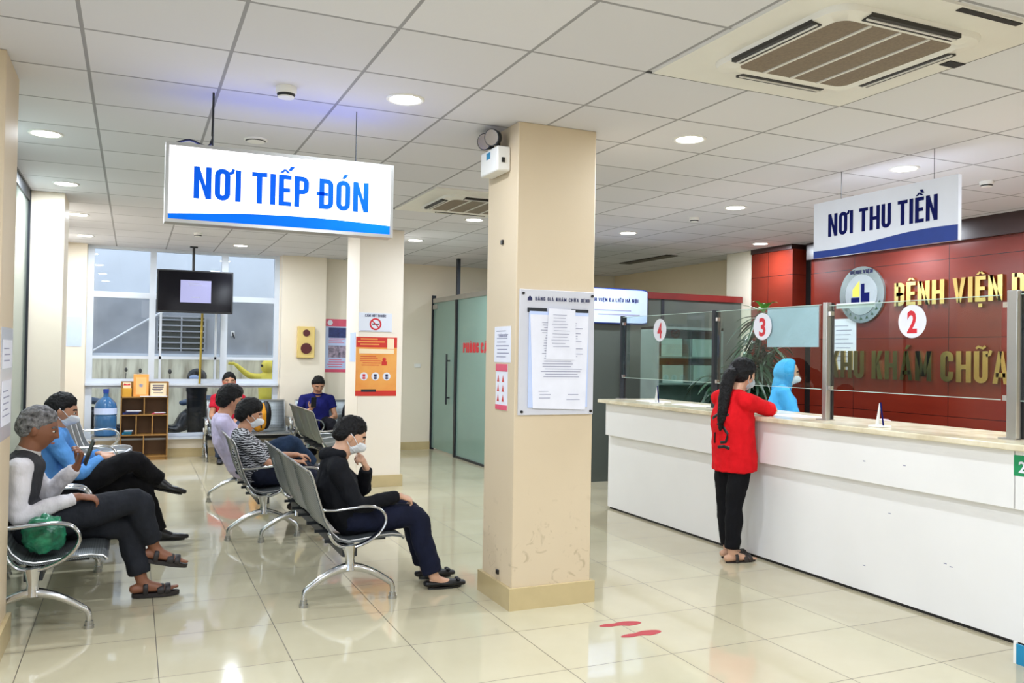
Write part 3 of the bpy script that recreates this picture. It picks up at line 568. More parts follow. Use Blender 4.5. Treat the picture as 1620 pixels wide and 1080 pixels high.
tag(obj('paper_strip', MB().box(-.002, .002, -.17, .17, -.018, .018), 'paper', loc=(XG+.01, 4.36, 1.885)), 'white paper strip along the top of the number 2 glass', 'paper')
def holder(x, y, label):
    t = thing('pen_stand', label, 'pen stand', (x, y, 1.08)); obj('base', MB().box(-.05, .05, -.05, .05, 0, .012), 'trimw', t, bevel=.003)
    obj('stem', MB().loft([(0, .02, .01), (0, .008, .09), (0, 0, .15)], [.012, .008, .005], None), 'trimw', t); obj('pen', MB().tube([(.0, -.03, .01), (0, -.005, .16)], .005), 'dblue', t)
holder(4.42, 6.62, 'small white pen stand near the far end of the worktop'); holder(4.41, 4.05, 'white pen stand under the glass of window 2, nearer the viewer')
for y, l in ((6.35, 'flat white form on worktop near number 4'), (5.0, 'white form under the number 3 glass'), (6.95, 'flat white form at the far end of worktop')): tag(obj('paper_form', MB().box(-.10, .10, -.15, .15, 0, .003), 'paper', loc=(4.6, y, 1.0802)), l, 'paper')
bt = thing('sanitizer_bottle', 'white sanitizer bottle on worktop left of the woman in red', 'bottle', (4.42, 5.62, 1.08)); obj('bottle_body', MB().lathe((0, 0, 0), [(.03, 0), (.033, .005), (.033, .11), (.02, .13), (.012, .14)], 20), 'paper', bt); obj('pump_head', MB().cyl((0, 0), .008, .14, .17).box(-.04, .012, -.008, .008, .168, .18), 'trimw', bt)
# things behind the counter
dk = thing('staff_desk', 'low staff desk behind the counter glass', 'desk', (5.1, 5.0, 0)); obj('desk_top', MB().box(-.13, .45, -2.2, 2.2, .73, .76), 'white', dk); 
for y in (-2.15, 0, 2.13): obj('leg_panel', MB().box(-.1, .42, y, y+.03, 0, .73), 'white', dk)
pw = thing('wrapped_package', 'pinkish wrapped papers behind the number 2 glass', 'package', (5.05, 4.62, .76)); obj('wrapping', MB().ell((0, 0, .16), (.12, .17, .17), n=14, m=8, fn=lambda d: (.16+.03*MN.noise(d*4))*(1, 1)[0]), M('pink_white_wrap', (214, 186, 200), .35, bump=1, bscale=14, vary=.25, vscale=14), pw); obj('label_sheet', MB().box(-.14, -.13, -.06, .08, .1, .22), 'paper', pw)
nb = thing('notice_sheet', 'white notice sheet on burgundy wall right of number 3 post', 'paper', (7.41, 7.35, 1.62)); obj('sheet', MB().box(0, .006, -.2, .16, -.22, .36), 'paper', nb); obj('print_lines', lines(MB(), (-.0005, .12, -.15), ex, ey, .28, .45, 9, .008), 'ink', nb)
cbn = thing('glass_cabinet', 'pale display cabinet seen through the number 4 glass', 'cabinet', (5.75, 8.25, 0))
obj('frame', MB().box(-.45, .45, 0, .03, 0, 1.85).box(-.45, -.42, -.3, 0, 0, 1.85).box(.42, .45, -.3, 0, 0, 1.85).box(-.45, .45, -.3, .03, 1.82, 1.85), M('grey_green_cabinet', (128, 142, 138), .4), cbn)
for z in (.05, .9, 1.2, 1.5): obj('shelf', MB().box(-.42, .42, -.28, 0, z, z+.02), M('cabinet_shelf', (120, 134, 130), .4), cbn)
obj('door_glass', MB().box(-.42, -.01, -.305, -.30, .05, 1.8).box(.01, .42, -.305, -.30, .05, 1.8), 'glass', cbn)
for i, (x, z) in enumerate(((-.22, 1.52), (.2, 1.52), (-.2, 1.22), (.22, 1.22))): tag(obj('document_stack', MB().box(-.14, .14, -.1, .1, 0, .2), M('stack_paper_%d' % i, (176, 190, 188), .6), loc=(5.75+x, 8.1, z)), ('upper left', 'upper right', 'lower left', 'lower right')[i]+' pale document stack in the glass cabinet', 'documents', 'document stacks in the cabinet')
# tall plant
pl = thing('potted_plant', 'tall leafy potted plant behind the number 3 glass', 'plant', (6.05, 7.35, 0)); obj('pot', MB().lathe((0, 0, 0), [(.15, 0), (.2, .3), (.22, .36), (.19, .36), (.17, .3)], 20), 'pot', pl); obj('soil', MB().cyl((0, 0), .17, .28, .31), 'dark', pl)
def leaf(mb, p, d, L, wd, droop):
    d = V(d).normalized(); s = d.cross(V((0, 0, 1))).normalized(); P = V(p); rows = []; n = 7
    for i in range(n+1):
        t = i/n; c = P+d*L*t+V((0, 0, -droop*L*t*t)); wv = wd*sin(pi*min(1, t*.92+.08))**.8; up = V((0, 0, 1))*wv*.3
        rows += [c-s*wv+up, c, c+s*wv+up]
    fs = []
    for i in range(n):
        for k in (0, 1): fs.append((i*3+k, i*3+k+1, i*3+k+4, i*3+k+3))
    mb.add(rows, fs)
rr = random.Random(5); stem = MB(); lf = MB(); lb = MB()
for si, (dx, dy, h) in enumerate(((-.05, 0, 1.45), (.1, .05, 1.75), (.02, -.08, 2.0), (-.16, .06, 1.3), (.12, -.05, 1.6), (-.1, -.1, 1.55))):
    top = V((dx*2.0+.04, dy*2.5, h)); stem.tube([(dx*.5, dy*.5, .29), (dx, dy, h*.6), top], .011, 8, 3)
    for k in range(int(h*44)):
        t = rr.uniform(.38, 1); b = V((dx*.5, dy*.5, .29)).lerp(top, t); a = rr.uniform(0, 2*pi)
        leaf(lf, b, (cos(a), sin(a), rr.uniform(-.1, .7)), rr.uniform(.3, .48), rr.uniform(.018, .028), rr.uniform(.5, 1.3))
for k in range(9): a = rr.uniform(0, 2*pi); leaf(lb, (.08, -.17, 2.0), (cos(a), sin(a), rr.uniform(.5, 2)), rr.uniform(.22, .36), .024, rr.uniform(.2, .6))
obj('stems', stem, 'leaf', pl); fo = obj('foliage', lf, 'leaf', pl, sharp=0); fb = obj('crown_leaves', lb, 'leafb', pl, sharp=0); fb['label'] = 'bright green top leaves'
# ================================================================== COLUMN FITTINGS
bd = thing('price_board', 'grey white acrylic price board with blue heading on the centre column', 'notice board', (2.345, 4.60, 1.15))
XE = (1, 0, 0); ZE = (0, 0, 1)
obj('backing', MB().box(-.255, .25, -.014, -.001, 0, .75), 'acryl', bd, bevel=.002); lettering('title', 'BẢNG GIÁ KHÁM CHỮA BỆNH', 'inkd', bd, (-.155, -.0145, .685), XE, ZE, .022, .375, .001, gap=.14, space=.4)
obj('title_emblem', MB().prism([(0, 0), (.03, 0), (.03, .016), (.015, .03), (0, .016)], (-.205, -.0145, .683), XE, ZE, .001), 'inkd', bd)
for x in (-.235, .232):
    for z in (.02, .725): obj('corner_screw', MB().cyl((0, 0), .008, 0, .01, 14).xf(Matrix.Translation((x, -.014, z)) @ Matrix.Rotation(RAD(90), 4, 'X')), 'blk', bd)
cl = obj('clip_rail', MB().box(-.205, -.08, -.022, -.014, .615, .640).box(.09, .205, -.022, -.014, .622, .640), 'beam', bd)
pg = thing('price_sheets', 'large stack of printed price sheets hanging on the price board', 'papers', (2.345, 4.583, 1.15)); obj('back_sheet', MB().box(-.195, .205, -.006, 0, .045, .62), 'paperb', pg); obj('front_sheet', MB().prism([(-.165, .04), (.19, .03), (.205, .60), (-.19, .60)], (0, -.007, 0), XE, ZE, .001), 'paper', pg)
obj('print_lines', lines(MB(), (-.12, -.0085, .22), XE, ZE, .29, .34, 22, .004, seed=3), 'ink', pg); obj('signature_lines', lines(MB(), (-.13, -.0085, .09), XE, ZE, .09, .06, 3, .004).prism([(.06, .09), (.15, .09), (.15, .094), (.06, .094)], (0, -.0085, 0), XE, ZE, .001).prism([(.07, .12), (.14, .12), (.14, .124), (.07, .124)], (0, -.0085, 0), XE, ZE, .001), 'ink', pg)
ps = thing('small_notice', 'smaller white notice pinned over the price sheets', 'paper', (2.345, 4.572, 1.15)); obj('sheet', MB().prism([(-.085, .335), (.12, .33), (.11, .635), (-.07, .64)], (0, 0, 0), XE, ZE, .001), 'paper', ps); obj('print_lines', lines(MB(), (-.05, -.0015, .40), XE, ZE, .13, .21, 11, .003, seed=5), 'ink', ps)
def side_poster(name, label, cat, y0, y1, z0, z1, mat, x=2.07):
    t = thing(name, label, cat, (x, (y0+y1)/2, z0)); h = (y1-y0)/2; obj('sheet', MB().box(-.003, -.0005, -h, h, 0, z1-z0), mat, t); return t
t = side_poster('white_notice', 'white printed notice on the left face of the centre column', 'paper', 4.66, 4.91, 1.46, 1.68, 'paper'); obj('print_lines', lines(MB(), (-.0032, .1, .02), ex, ey, .2, .18, 8, .006, -.0005), 'ink', t); lettering('heading', 'THÔNG BÁO', 'ink', t, (-.0032, .06, .155), ex, ey, .018, .13, .001)
t = side_poster('health_poster', 'narrow red and white health poster under the notice on the centre column', 'poster', 4.70, 4.88, 1.17, 1.45, 'paper'); obj('red_band', MB().box(-.0045, -.0032, -.09, .09, .235, .28), 'pink', t); obj('red_band', MB().box(-.0045, -.0032, -.09, .09, 0, .03), 'pink', t)
q = MB()
for i in range(3):
    for j in range(2): q.prism([(.02+.075*j, .05+.06*i), (.055+.075*j, .05+.06*i), (.04+.075*j, .095+.06*i)], (-.0032, .09, 0), ex, ey, -.001)
obj('pictograms', q, 'red', t)
for y, z, l in ((4.81, 2.20, 'upper small black wall plug on the left face of centre column'), (4.80, .18, 'small black socket near the foot of centre column')): tag(obj('wall_plug', MB().box(-.012, 0, -.015, .015, -.014, .014), 'blk', loc=(2.07, y, z), bevel=.002), l, 'plug')
em = thing('emergency_light', 'twin head emergency light at the top of the centre column', 'emergency light', (2.07, 4.84, 2.62)); obj('housing', MB().box(-.09, 0, -.13, .14, 0, .15), 'trimw', em, bevel=.01); obj('status_panel', MB().box(-.093, -.09, -.02, .035, .09, .13), 'cyan', em); obj('test_switch', MB().box(-.06, -.04, -.135, -.13, .05, .08), 'blk', em)
for y in (-.04, .06):
    h = obj('lamp_head', MB().lathe((0, 0, 0), [(.02, 0), (.045, .03), (.05, .06), (.052, .078)], 20).xf(Matrix.Translation((-.05, y*1.2, .215)) @ Matrix.Rotation(RAD(35), 4, 'Z') @ Matrix.Rotation(RAD(-100), 4, 'Y')), 'beam', em)
    obj('reflector', MB().lathe((0, 0, 0), [(.047, .080), (.03, .078), (.01, .077)], 20).xf(Matrix.Translation((-.05, y*1.2, .215)) @ Matrix.Rotation(RAD(35), 4, 'Z') @ Matrix.Rotation(RAD(-100), 4, 'Y')), 'chrome', h); obj('neck', MB().tube([(-.045, y, .14), (-.045, y, .21)], .012), 'blk', h)
# far column
t = thing('no_smoking_sign', 'white no smoking sign reading CẤM HÚT THUỐC on the far column', 'sign', (2.48, 9.35, 1.74)); obj('plate', MB().box(-.19, .19, -.008, 0, 0, .21), 'lamw', t); lettering('lettering', 'CẤM HÚT THUỐC', 'inkd', t, (-.12, -.009, .165), XE, ZE, .028, .24, .001)
RX = Matrix.Rotation(RAD(90), 4, 'X')
ring = MB(); n = 28; vs = [(r*cos(q*2*pi/n), -.0095, .085+r*sin(q*2*pi/n)) for r in (.050, .068) for q in range(n)]; ring.add(vs, [(q, (q+1) % n, n+(q+1) % n, n+q) for q in range(n)]); ring.bar((-.042, -.0098, .127), (.042, -.0098, .043), .001, .012, (0, 0, 1))
obj('prohibition_ring', ring, 'redn', t); obj('cigarette', MB().box(-.04, .04, -.0092, -.008, .078, .09), 'blk', t); obj('bottom_line', MB().box(-.17, .17, -.009, -.008, .008, .012), 'ink', t)
t = thing('orange_poster', 'orange and red health advice poster on the far column', 'poster', (2.50, 9.35, 1.02)); obj('sheet', MB().box(-.235, .235, -.004, 0, 0, .66), 'orange', t)
obj('red_header', MB().box(-.235, .235, -.0055, -.004, .545, .66), 'red', t); obj('red_footer', MB().box(-.235, .235, -.0055, -.004, 0, .06), 'red', t); obj('cream_band', MB().box(-.2, .2, -.0055, -.004, .475, .525).box(.12, .2, -.0065, -.004, .53, .65), 'cream', t)
obj('header_lines', lines(MB(), (-.22, -.0057, .555), XE, ZE, .32, .09, 3, .014, seed=2), 'orange', t); obj('text_lines', lines(MB(), (-.19, -.0045, .33), XE, ZE, .26, .12, 5, .007, seed=8), 'red', t)
for i in range(3):
    d = obj('picture_disc', MB().cyl((0, 0), .045, 0, .002, 24).xf(Matrix.Translation((-.14+i*.13, -.004, .22)) @ RX), 'paper', t); obj('pictogram', MB().box(-.155+i*.13, -.125+i*.13, -.0075, -.006, .215, .245).ell((-.14+i*.13, -.007, .2), (.02, .001, .012), n=10, m=6), 'inkd' if i else 'redn', d)
obj('figures', MB().ell((.09, -.006, .41), (.022, .003, .022), n=10, m=6).box(.06, .12, -.0065, -.004, .345, .39), 'red', t); obj('logo_bar', MB().box(-.17, .0, -.006, -.004, .045, .075), 'beam', t)
t = thing('folded_notice', 'pale notice on the left face of the far column', 'paper', (2.29, 9.6, 1.4)); obj('sheet', MB().box(-.003, 0, -.13, .13, 0, .33), 'paperb', t)
tag(obj('light_switch', MB().box(-.05, .05, -.012, 0, -.03, .03), 'trimw', loc=(4.08, W, 1.31), bevel=.003), 'white light switch on the back wall left of the glass door', 'switch')
t = thing('fire_alarm_box', 'yellow fire alarm box with two maroon discs on the back pilaster', 'fire alarm', (2.31, W-.16, 1.41)); obj('box', MB().box(-.125, .125, -.06, 0, 0, .46), 'yellowb', t, bevel=.008); obj('bell', MB().cyl((0, 0), .05, 0, .015, 24).xf(Matrix.Translation((0, -.06, .365)) @ RX), 'maroon', t); obj('bell', MB().cyl((0, 0), .078, 0, .015, 28).xf(Matrix.Translation((0, -.06, .14)) @ RX), 'maroon', t)
t = thing('pink_poster', 'tall pink white and navy poster in the corner behind the far column', 'poster', (2.80, W, 1.2)); obj('sheet', MB().box(-.165, .165, -.004, 0, 0, .80), 'paperb', t); obj('pink_header', MB().box(-.165, .165, -.006, -.004, .69, .80), 'pink', t); obj('pink_footer', MB().box(-.165, .165, -.006, -.004, 0, .045), 'pink', t)
for i, (z0, z1, mm_) in enumerate(((.52, .67, 'navy'), (.22, .40, 'photo2'))): obj('photo_block', MB().box(-.12, .165, -.006, -.004, z0, z1), mm_, t)
obj('logo_disc', MB().cyl((0, 0), .04, 0, .002, 20).xf(Matrix.Translation((-.10, -.006, .745)) @ RX), 'lamw', t); obj('print_lines', lines(lines(MB(), (-.12, -.0045, .43), XE, ZE, .28, .08, 3, .01, seed=9), (-.13, -.0045, .06), XE, ZE, .28, .14, 4, .012, seed=6), 'pink', t)
t = thing('wall_notice_strip', 'row of white notices on the right face of the near left pillar', 'papers', (-.57, 4.9, 1.1))
for z0, z1 in ((.30, .44), (.02, .24)): obj('sheet', MB().box(.0005, .003, -.20, .14, z0, z1), 'paper', t)
obj('backing_board', MB().box(0, .002, -.25, .17, -.05, .50), 'acryl', t); q = lines(MB(), (.0035, -.17, .05), (0, 1, 0), ZE, .25, .15, 5, .006, .0005); lines(q, (.0035, -.17, .32), (0, 1, 0), ZE, .25, .09, 3, .006, .0005); obj('print_lines', q, 'ink', t)
t = tag(obj('white_notice', MB().box(-.09, .09, -.004, 0, -.2, .2), 'paperb', loc=(-.72, W-.12, 1.72)), 'pale sheet on the narrow wall left of the window', 'paper')
# floor stickers
def foot_poly(s=1):
    P = []; L = .13
    for i in range(24):
        a = 2*pi*i/24; x = cos(a)*L; wv = .042*(1 if x > 0 else .72)*(1-.35*math.exp(-((x+.02)/.035)**2)); P.append((x, sin(a)*wv*s))
    return P
for x, y, a, l in ((2.54, 4.14, -5, 'red footprint sticker on floor nearer the centre column'), (2.56, 3.955, 2, 'red footprint sticker on floor nearest the camera')):
    r = Matrix.Rotation(RAD(a), 3, 'Z'); tag(obj('footprint_sticker', MB().prism(foot_poly(), (0, 0, 0), r @ V((1, 0, 0)), r @ V((0, 1, 0)), .0015), 'stick', loc=(x, y, .0002)), l, 'floor sticker', 'red footprint stickers')
# ================================================================== BENCHES
BP = [(-.26, .80), (-.245, .795), (-.225, .76), (-.19, .64), (-.145, .50), (-.105, .42), (-.06, .378), (.0, .362), (.08, .368), (.18, .383), (.27, .388), (.33, .378), (.35, .36)]
def make_bench(label, loc, rz, L, nseat, sm='seatm', group=None):
    b = thing('waiting_bench', label, 'bench', loc, rz, group)
    wseat = (L-.04)/nseat
    for i in range(nseat):
        y0 = .02+i*wseat+.008; y1 = y0+wseat-.016; mb = MB(); n = len(BP); vs = []
        for k, (x, z) in enumerate(BP):
            a = BP[max(0, k-1)]; c = BP[min(n-1, k+1)]; t = V((c[0]-a[0], 0, c[1]-a[1])).normalized(); nn = V((-t.z, 0, t.x))*.012
            ys = (y0, y0+.012, y1-.012, y1); h = (-.8, 0, 0, -.8)
            vs += [V((x, y, z))+nn*q for y, q in zip(ys, h)]
            vs += [V((x, y, z))-nn*(.5-q*.9) for y, q in zip(ys, h)]
        fs = []
        for k in range(n-1):
            o = k*8; p = o+8
            for j in range(3): fs += [(o+j, o+j+1, p+j+1, p+j), (o+4+j+1, o+4+j, p+4+j, p+4+j+1)]
            fs += [(o, p, p+4, o+4), (o+3, o+7, p+7, p+3)]
        fs += [(0, 4, 5, 1), (1, 5, 6, 2), (2, 6, 7, 3)]; q = (n-1)*8; fs += [(q, q+1, q+5, q+4), (q+1, q+2, q+6, q+5), (q+2, q+3, q+7, q+6)]
        mb.add(vs, fs); s = obj('seat_shell', mb, sm, b, sharp=50)
        rm = MB(); pts = [(x, 0, z) for x, z in BP]
        for yy in (y0+.006, y1-.006): rm.loft([(x, yy, z) for x, z in BP], .006, None, (0, 1, 0), ('f', 'f'), 6)
        rm.tube([(BP[0][0], y0, BP[0][1]), (BP[0][0], y1, BP[0][1])], .007, 6).tube([(BP[-1][0], y0, BP[-1][1]), (BP[-1][0], y1, BP[-1][1])], .007, 6)
        obj('seat_rim', rm, 'steel', s)
    obj('crossbeam', MB().box(-.045, .045, -.0, L, .275, .335), 'beam', b, bevel=.004)
    for i in range(nseat):
        y = .02+(i+.5)*wseat
        for dy in (-.16, .16): obj('seat_bracket', MB().box(-.12, .26, y+dy-.012, y+dy+.012, .333, .352), 'beam', b)
    for y in (0, L):
        lg = MB(); lg.loft([(-.27, y, .035), (-.265, y, .085), (-.235, y, .115), (-.12, y, .185), (0, y, .215), (.12, y, .185), (.235, y, .115), (.265, y, .085), (.27, y, .035)], [.019, .019, .022, .026, .03, .026, .022, .019, .019], [.014, .016, .018, .022, .028, .022, .018, .016, .014], (0, 1, 0), ('f', 'f'), 12, 3)
        lg.loft([(0, y, .20), (0, y, .26), (-.005, y, .345)], [.036, .03, .034], [.04, .028, .045], (0, 1, 0), ('f', 'f'), 12, 2)
        l = obj('leg', lg, 'chrome', b, sharp=60)
        for x in (-.27, .27): obj('foot_pad', MB().cyl((x, y), .026, 0, .018, 18).cyl((x, y), .02, .018, .04, 18), 'steel', l)
        am = MB().loft([(-.16, y, .565), (-.10, y, .560), (.0, y, .568), (.10, y, .573), (.175, y, .555), (.215, y, .505), (.205, y, .445), (.15, y, .385), (.07, y, .345), (0, y, .333), (-.06, y, .345), (-.10, y, .375), (-.125, y, .42)], .026, .011, (0, 1, 0), ('r', 'r'), 12, 4)
        obj('armrest', am, 'chrome', b, sharp=60)
    return b
BG = 'steel waiting benches'
make_bench('perforated steel bench under the person in black jacket, nearest the centre', (1.22, 5.09, 0), 0, 1.83, 3, 'seatm')
make_bench('steel bench under the person in zebra print shirt', (.985, 7.07, 0), 0, 1.86, 3, 'seatm')
make_bench('grey green steel bench in front of the man in navy polo', (2.20, 10.12, 0), 0, 1.62, 3, 'seatg')
make_bench('steel bench under the window carrying the man in red', (.93, 12.36, 0), RAD(-90), 1.12, 2, 'seatm')
make_bench('steel bench against the back pilaster under the man in navy polo', (2.12, 12.26, 0), RAD(-90), .98, 2, 'seatm')
make_bench('steel bench at left edge under the elderly man with a green bag', (-.455, 5.12, 0), 0, 1.26, 2, 'seatm')
make_bench('steel bench at left under the man in blue shirt', (-.455, 6.50, 0), 0, 1.82, 3, 'seatm')
make_bench('empty steel bench at left in front of the wooden shelf', (-.34, 9.0, 0), 0, 1.88, 3, 'seatm')
# ================================================================== SHELF AND SMALL THINGS BY THE WINDOW
cb = thing('wooden_shelf', 'low plywood magazine shelf under the window', 'shelf', (.16, 12.5, 0)); hw = .298
fr = MB(); fr.box(-hw, -hw+.016, 0, .24, 0, .86); fr.box(hw-.016, hw, 0, .24, 0, .86)
obj('side_panel', MB().box(-hw, -hw+.016, 0, .24, 0, .86), 'wood', cb); obj('side_panel', MB().box(hw-.016, hw, 0, .24, 0, .86), 'wood', cb)
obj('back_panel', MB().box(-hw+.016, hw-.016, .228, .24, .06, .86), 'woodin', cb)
for z in (.06, .35, .62, .86): obj('shelf_board', MB().box(-hw+(.016 if z < .8 else 0), hw-(.016 if z < .8 else 0), 0, .228, z-.016, z), 'wood', cb)
obj('plinth', MB().box(-hw+.02, hw-.02, .015, .03, 0, .046), 'wood', cb)
for x, z0, z1 in ((-.005, .06, .334), (-.10, .35, .604), (.10, .35, .604), (-.005, .62, .844)): obj('divider', MB().box(x-.007, x+.007, 0, .228, z0, z1), 'wood', cb)
t = thing('wooden_tray_rack', 'open plywood rack on top of the shelf', 'rack', (.16, 12.5, .86)); obj('side_board', MB().box(-hw, -hw+.014, .02, .22, 0, .2), 'wood', t); obj('side_board', MB().box(hw-.014, hw, .02, .22, 0, .2), 'wood', t); obj('back_board', MB().box(-hw+.014, hw-.014, .2, .214, 0, .2), 'wood', t)
t = thing('picture_box', 'orange picture box standing tallest on the shelf', 'box', (.115, 12.5, .86)); obj('box', MB().box(-.10, .09, .03, .13, 0, .30), 'orange', t, bevel=.003); obj('cover_print', MB().box(-.07, .06, .028, .03, .03, .26), M('pale_orange_print', (246, 190, 120), .5), t); obj('flower_motif', MB().prism([(.035*cos(a)*(1 if i % 2 else .45), .035*sin(a)*(1 if i % 2 else .45)) for i, a in enumerate([k*pi/8 for k in range(16)])], (-.005, .027, .15), XE, ZE, .001), 'ink', t)
t = thing('yellow_leaflet_holder', 'yellow leaflet holder at the left on top of the shelf', 'leaflet holder', (-.06, 12.55, .86)); obj('holder', MB().box(-.065, .055, 0, .07, 0, .11), M('yellow_card', (214, 160, 50), .5), t); obj('leaflet', MB().box(-.055, .045, .02, .03, .11, .19), 'cream', t); obj('red_print', MB().prism([(-.05, .15), (.04, .15), (.03, .175), (.0, .16), (-.035, .178)], (0, .0195, 0), XE, ZE, .001), 'redn', t)
t = thing('framed_list', 'white list in a frame at the right on top of the shelf', 'frame', (.33, 12.56, .86)); obj('frame', MB().box(-.105, .10, 0, .015, 0, .18), 'cream', t); obj('print_lines', lines(MB(), (-.08, -.001, .03), XE, ZE, .15, .13, 5, .011, seed=4), 'inkd', t)
t = thing('magazine_pile', 'flat white papers lying on top edge of the shelf', 'papers', (.25, 12.47, .861)); obj('sheets', MB().box(-.15, .19, 0, .06, 0, .008), 'paper', t)
for x, z, m_, l, sz in ((-.15, .62, 'navy', 'dark blue magazines in the upper left compartment', (.12, .045)), (.18, .62, 'pink', 'pink and white papers in the upper right compartment', (.09, .02)), (-.20, .35, 'cyan', 'light blue booklet in the middle left compartment', (.07, .05))):
    t = thing('magazine_stack', l, 'magazines', (.16+x, 12.52, z)); obj('magazine', MB().box(-sz[0], sz[0]*.6, 0, .15, 0, sz[1]*.5), m_, t); obj('magazine', MB().box(-sz[0]*.7, sz[0]*.7, -.03, .12, sz[1]*.5, sz[1]), m_, t); obj('loose_sheet', MB().box(-sz[0]*.6, sz[0]*.9, -.05, .1, sz[1], sz[1]+.004), 'paper', t)
wb_ = thing('water_bottle', 'big blue water cooler bottle left of the wooden shelf', 'water bottle', (-.31, 12.35, .36))
obj('bottle', MB().lathe((0, 0, 0), [(.11, 0), (.135, .012), (.135, .10), (.128, .115), (.135, .13), (.135, .25), (.128, .265), (.135, .28), (.135, .37), (.12, .43), (.07, .485), (.034, .51), (.03, .56)], 32), 'waterb', wb_); obj('cap', MB().lathe((0, 0, 0), [(.034, .555), (.036, .60), (.033, .61)], 20), 'blue', wb_)
obj('bottle_label', MB().lathe((0, 0, 0), [(.1365, .285), (.1365, .365)], 32), 'paperb', wb_); textobj('label_text', 'WATER', 'redn', wb_, (-.06, -.139, .315), XE, ZE, .03, .12, .01) if False else None
ws = thing('bottle_stand', 'low metal stand under the blue water bottle', 'stand', (-.31, 12.35, 0)); obj('top', MB().box(-.16, .16, -.16, .16, .34, .36), 'steel', ws)
for x in (-.14, .14):
    for y in (-.14, .14): obj('leg', MB().box(x-.012, x+.012, y-.012, y+.012, 0, .34), 'steel', ws)
# outside: scooters, helmet, yellow figure
def scooter(x, y, rz, label, paint):
    s = thing('scooter', label, 'scooter', (x, y, -.02), rz)
    for wx in (-.62, .62): w_ = obj('wheel', MB().lathe((0, 0, 0), [(.14, -.04), (.25, -.045), (.27, -.02), (.27, .02), (.25, .045), (.14, .04)], 28).xf(Matrix.Translation((wx, 0, .27)) @ RX), 'blk', s); obj('rim', MB().cyl((0, 0), .14, -.03, .03, 24).xf(Matrix.Translation((wx, 0, .27)) @ RX), 'chrome', w_)
    obj('body', MB().loft([(-.72, 0, .62), (-.45, 0, .56), (-.1, 0, .48), (.12, 0, .34), (.35, 0, .40), (.46, 0, .7), (.42, 0, .95)], [.08, .14, .16, .15, .16, .2, .1], [.08, .16, .16, .07, .06, .06, .07], (0, 1, 0), smooth=4), paint, s, sharp=50)
    obj('saddle', MB().loft([(-.66, 0, .76), (-.3, 0, .77), (.02, 0, .72)], [.10, .14, .09], [.05, .055, .04], (0, 1, 0), smooth=4), 'jean', s); obj('handlebar', MB().tube([(.30, -.32, 1.0), (.42, -.1, 1.0), (.42, .1, 1.0), (.30, .32, 1.0)], .018, smooth=3), 'blk', s)
    obj('headlight', MB().ell((.47, 0, .92), (.06, .09, .06)), 'paperb', s)
    for yy in (-.26, .26): obj('mirror', MB().tube([(.36, yy, 1.0), (.38, yy*1.1, 1.15)], .006).ell((.38, yy*1.1, 1.2), (.015, .05, .035)), 'blk', s)
    return s
scooter(.72, 13.75, RAD(205), 'dark scooter parked outside behind the shelf and window bench', 'scoot'); scooter(-.35, 13.9, RAD(20), 'dark scooter outside behind the blue water bottle', 'scoot'); scooter(2.65, 14.0, RAD(170), 'dark scooter outside beneath the yellow figure', 'scoot')
h = thing('motorbike_helmet', 'dark helmet with visor standing outside beside the yellow pole', 'helmet', (.87, 13.35, .98)); obj('shell', MB().ell((0, 0, .12), (.14, .13, .13)), 'blk', h); obj('visor', MB().ell((-.02, -.04, .12), (.10, .1, .06)), 'paperb', h)
tag(obj('rubbish_bin', MB().lathe((.87, 13.35, -.02), [(.11, 0), (.14, .9), (.15, .92), (.15, 1.0)], 24), 'blk'), 'dark bin outside carrying the helmet', 'bin')
# ================================================================== PEOPLE
def new_tex(nm, sc_):
    t = bpy.data.textures.new(nm, 'CLOUDS'); t.noise_scale = sc_; t.noise_depth = 2; return t
FOLD = new_tex('folds', .09); HAIRT = new_tex('hair_locks', .03)
def remesh(name, mb, mat, parent, vox=.009, smooth=4, disp=None, sharp=None):
    me = bpy.data.meshes.new(name); me.from_pydata(mb.v, [], mb.f); o = bpy.data.objects.new(name, me); COL.objects.link(o)
    r = o.modifiers.new('r', 'REMESH'); r.mode = 'VOXEL'; r.voxel_size = vox
    if smooth: s = o.modifiers.new('s', 'SMOOTH'); s.iterations = smooth; s.factor = .5
    if disp:
        d = o.modifiers.new('d', 'DISPLACE'); d.texture = disp[0]; d.strength = disp[1]; d.mid_level = .5; d.texture_coords = 'LOCAL'
    bpy.context.view_layer.update()
    m2 = bpy.data.meshes.new_from_object(o.evaluated_get(bpy.context.evaluated_depsgraph_get())); bpy.data.objects.remove(o); bpy.data.meshes.remove(me)
    m2.name = name; m2.shade_smooth(); m2.materials.clear(); m2.materials.append(MT[mat] if isinstance(mat, str) else mat)
    o = bpy.data.objects.new(name, m2); COL.objects.link(o); o.parent = parent; return o
def sstep(a, b, x): t = max(0, min(1, (x-a)/(b-a))); return t*t*(3-2*t)
def G(x, s): return math.exp(-(x/s)**2)
def skull(d):
    ax, ay, az = .096, .074, .112
    if d.z < 0: ay *= 1-.22*(-d.z)**1.5; ax *= 1-.10*(-d.z)
    if d.x < 0 and d.z < -.2: ax *= 1-.25*sstep(.2, .9, -d.z)
    return 1/math.sqrt((d.x/ax)**2+(d.y/ay)**2+(d.z/az)**2)
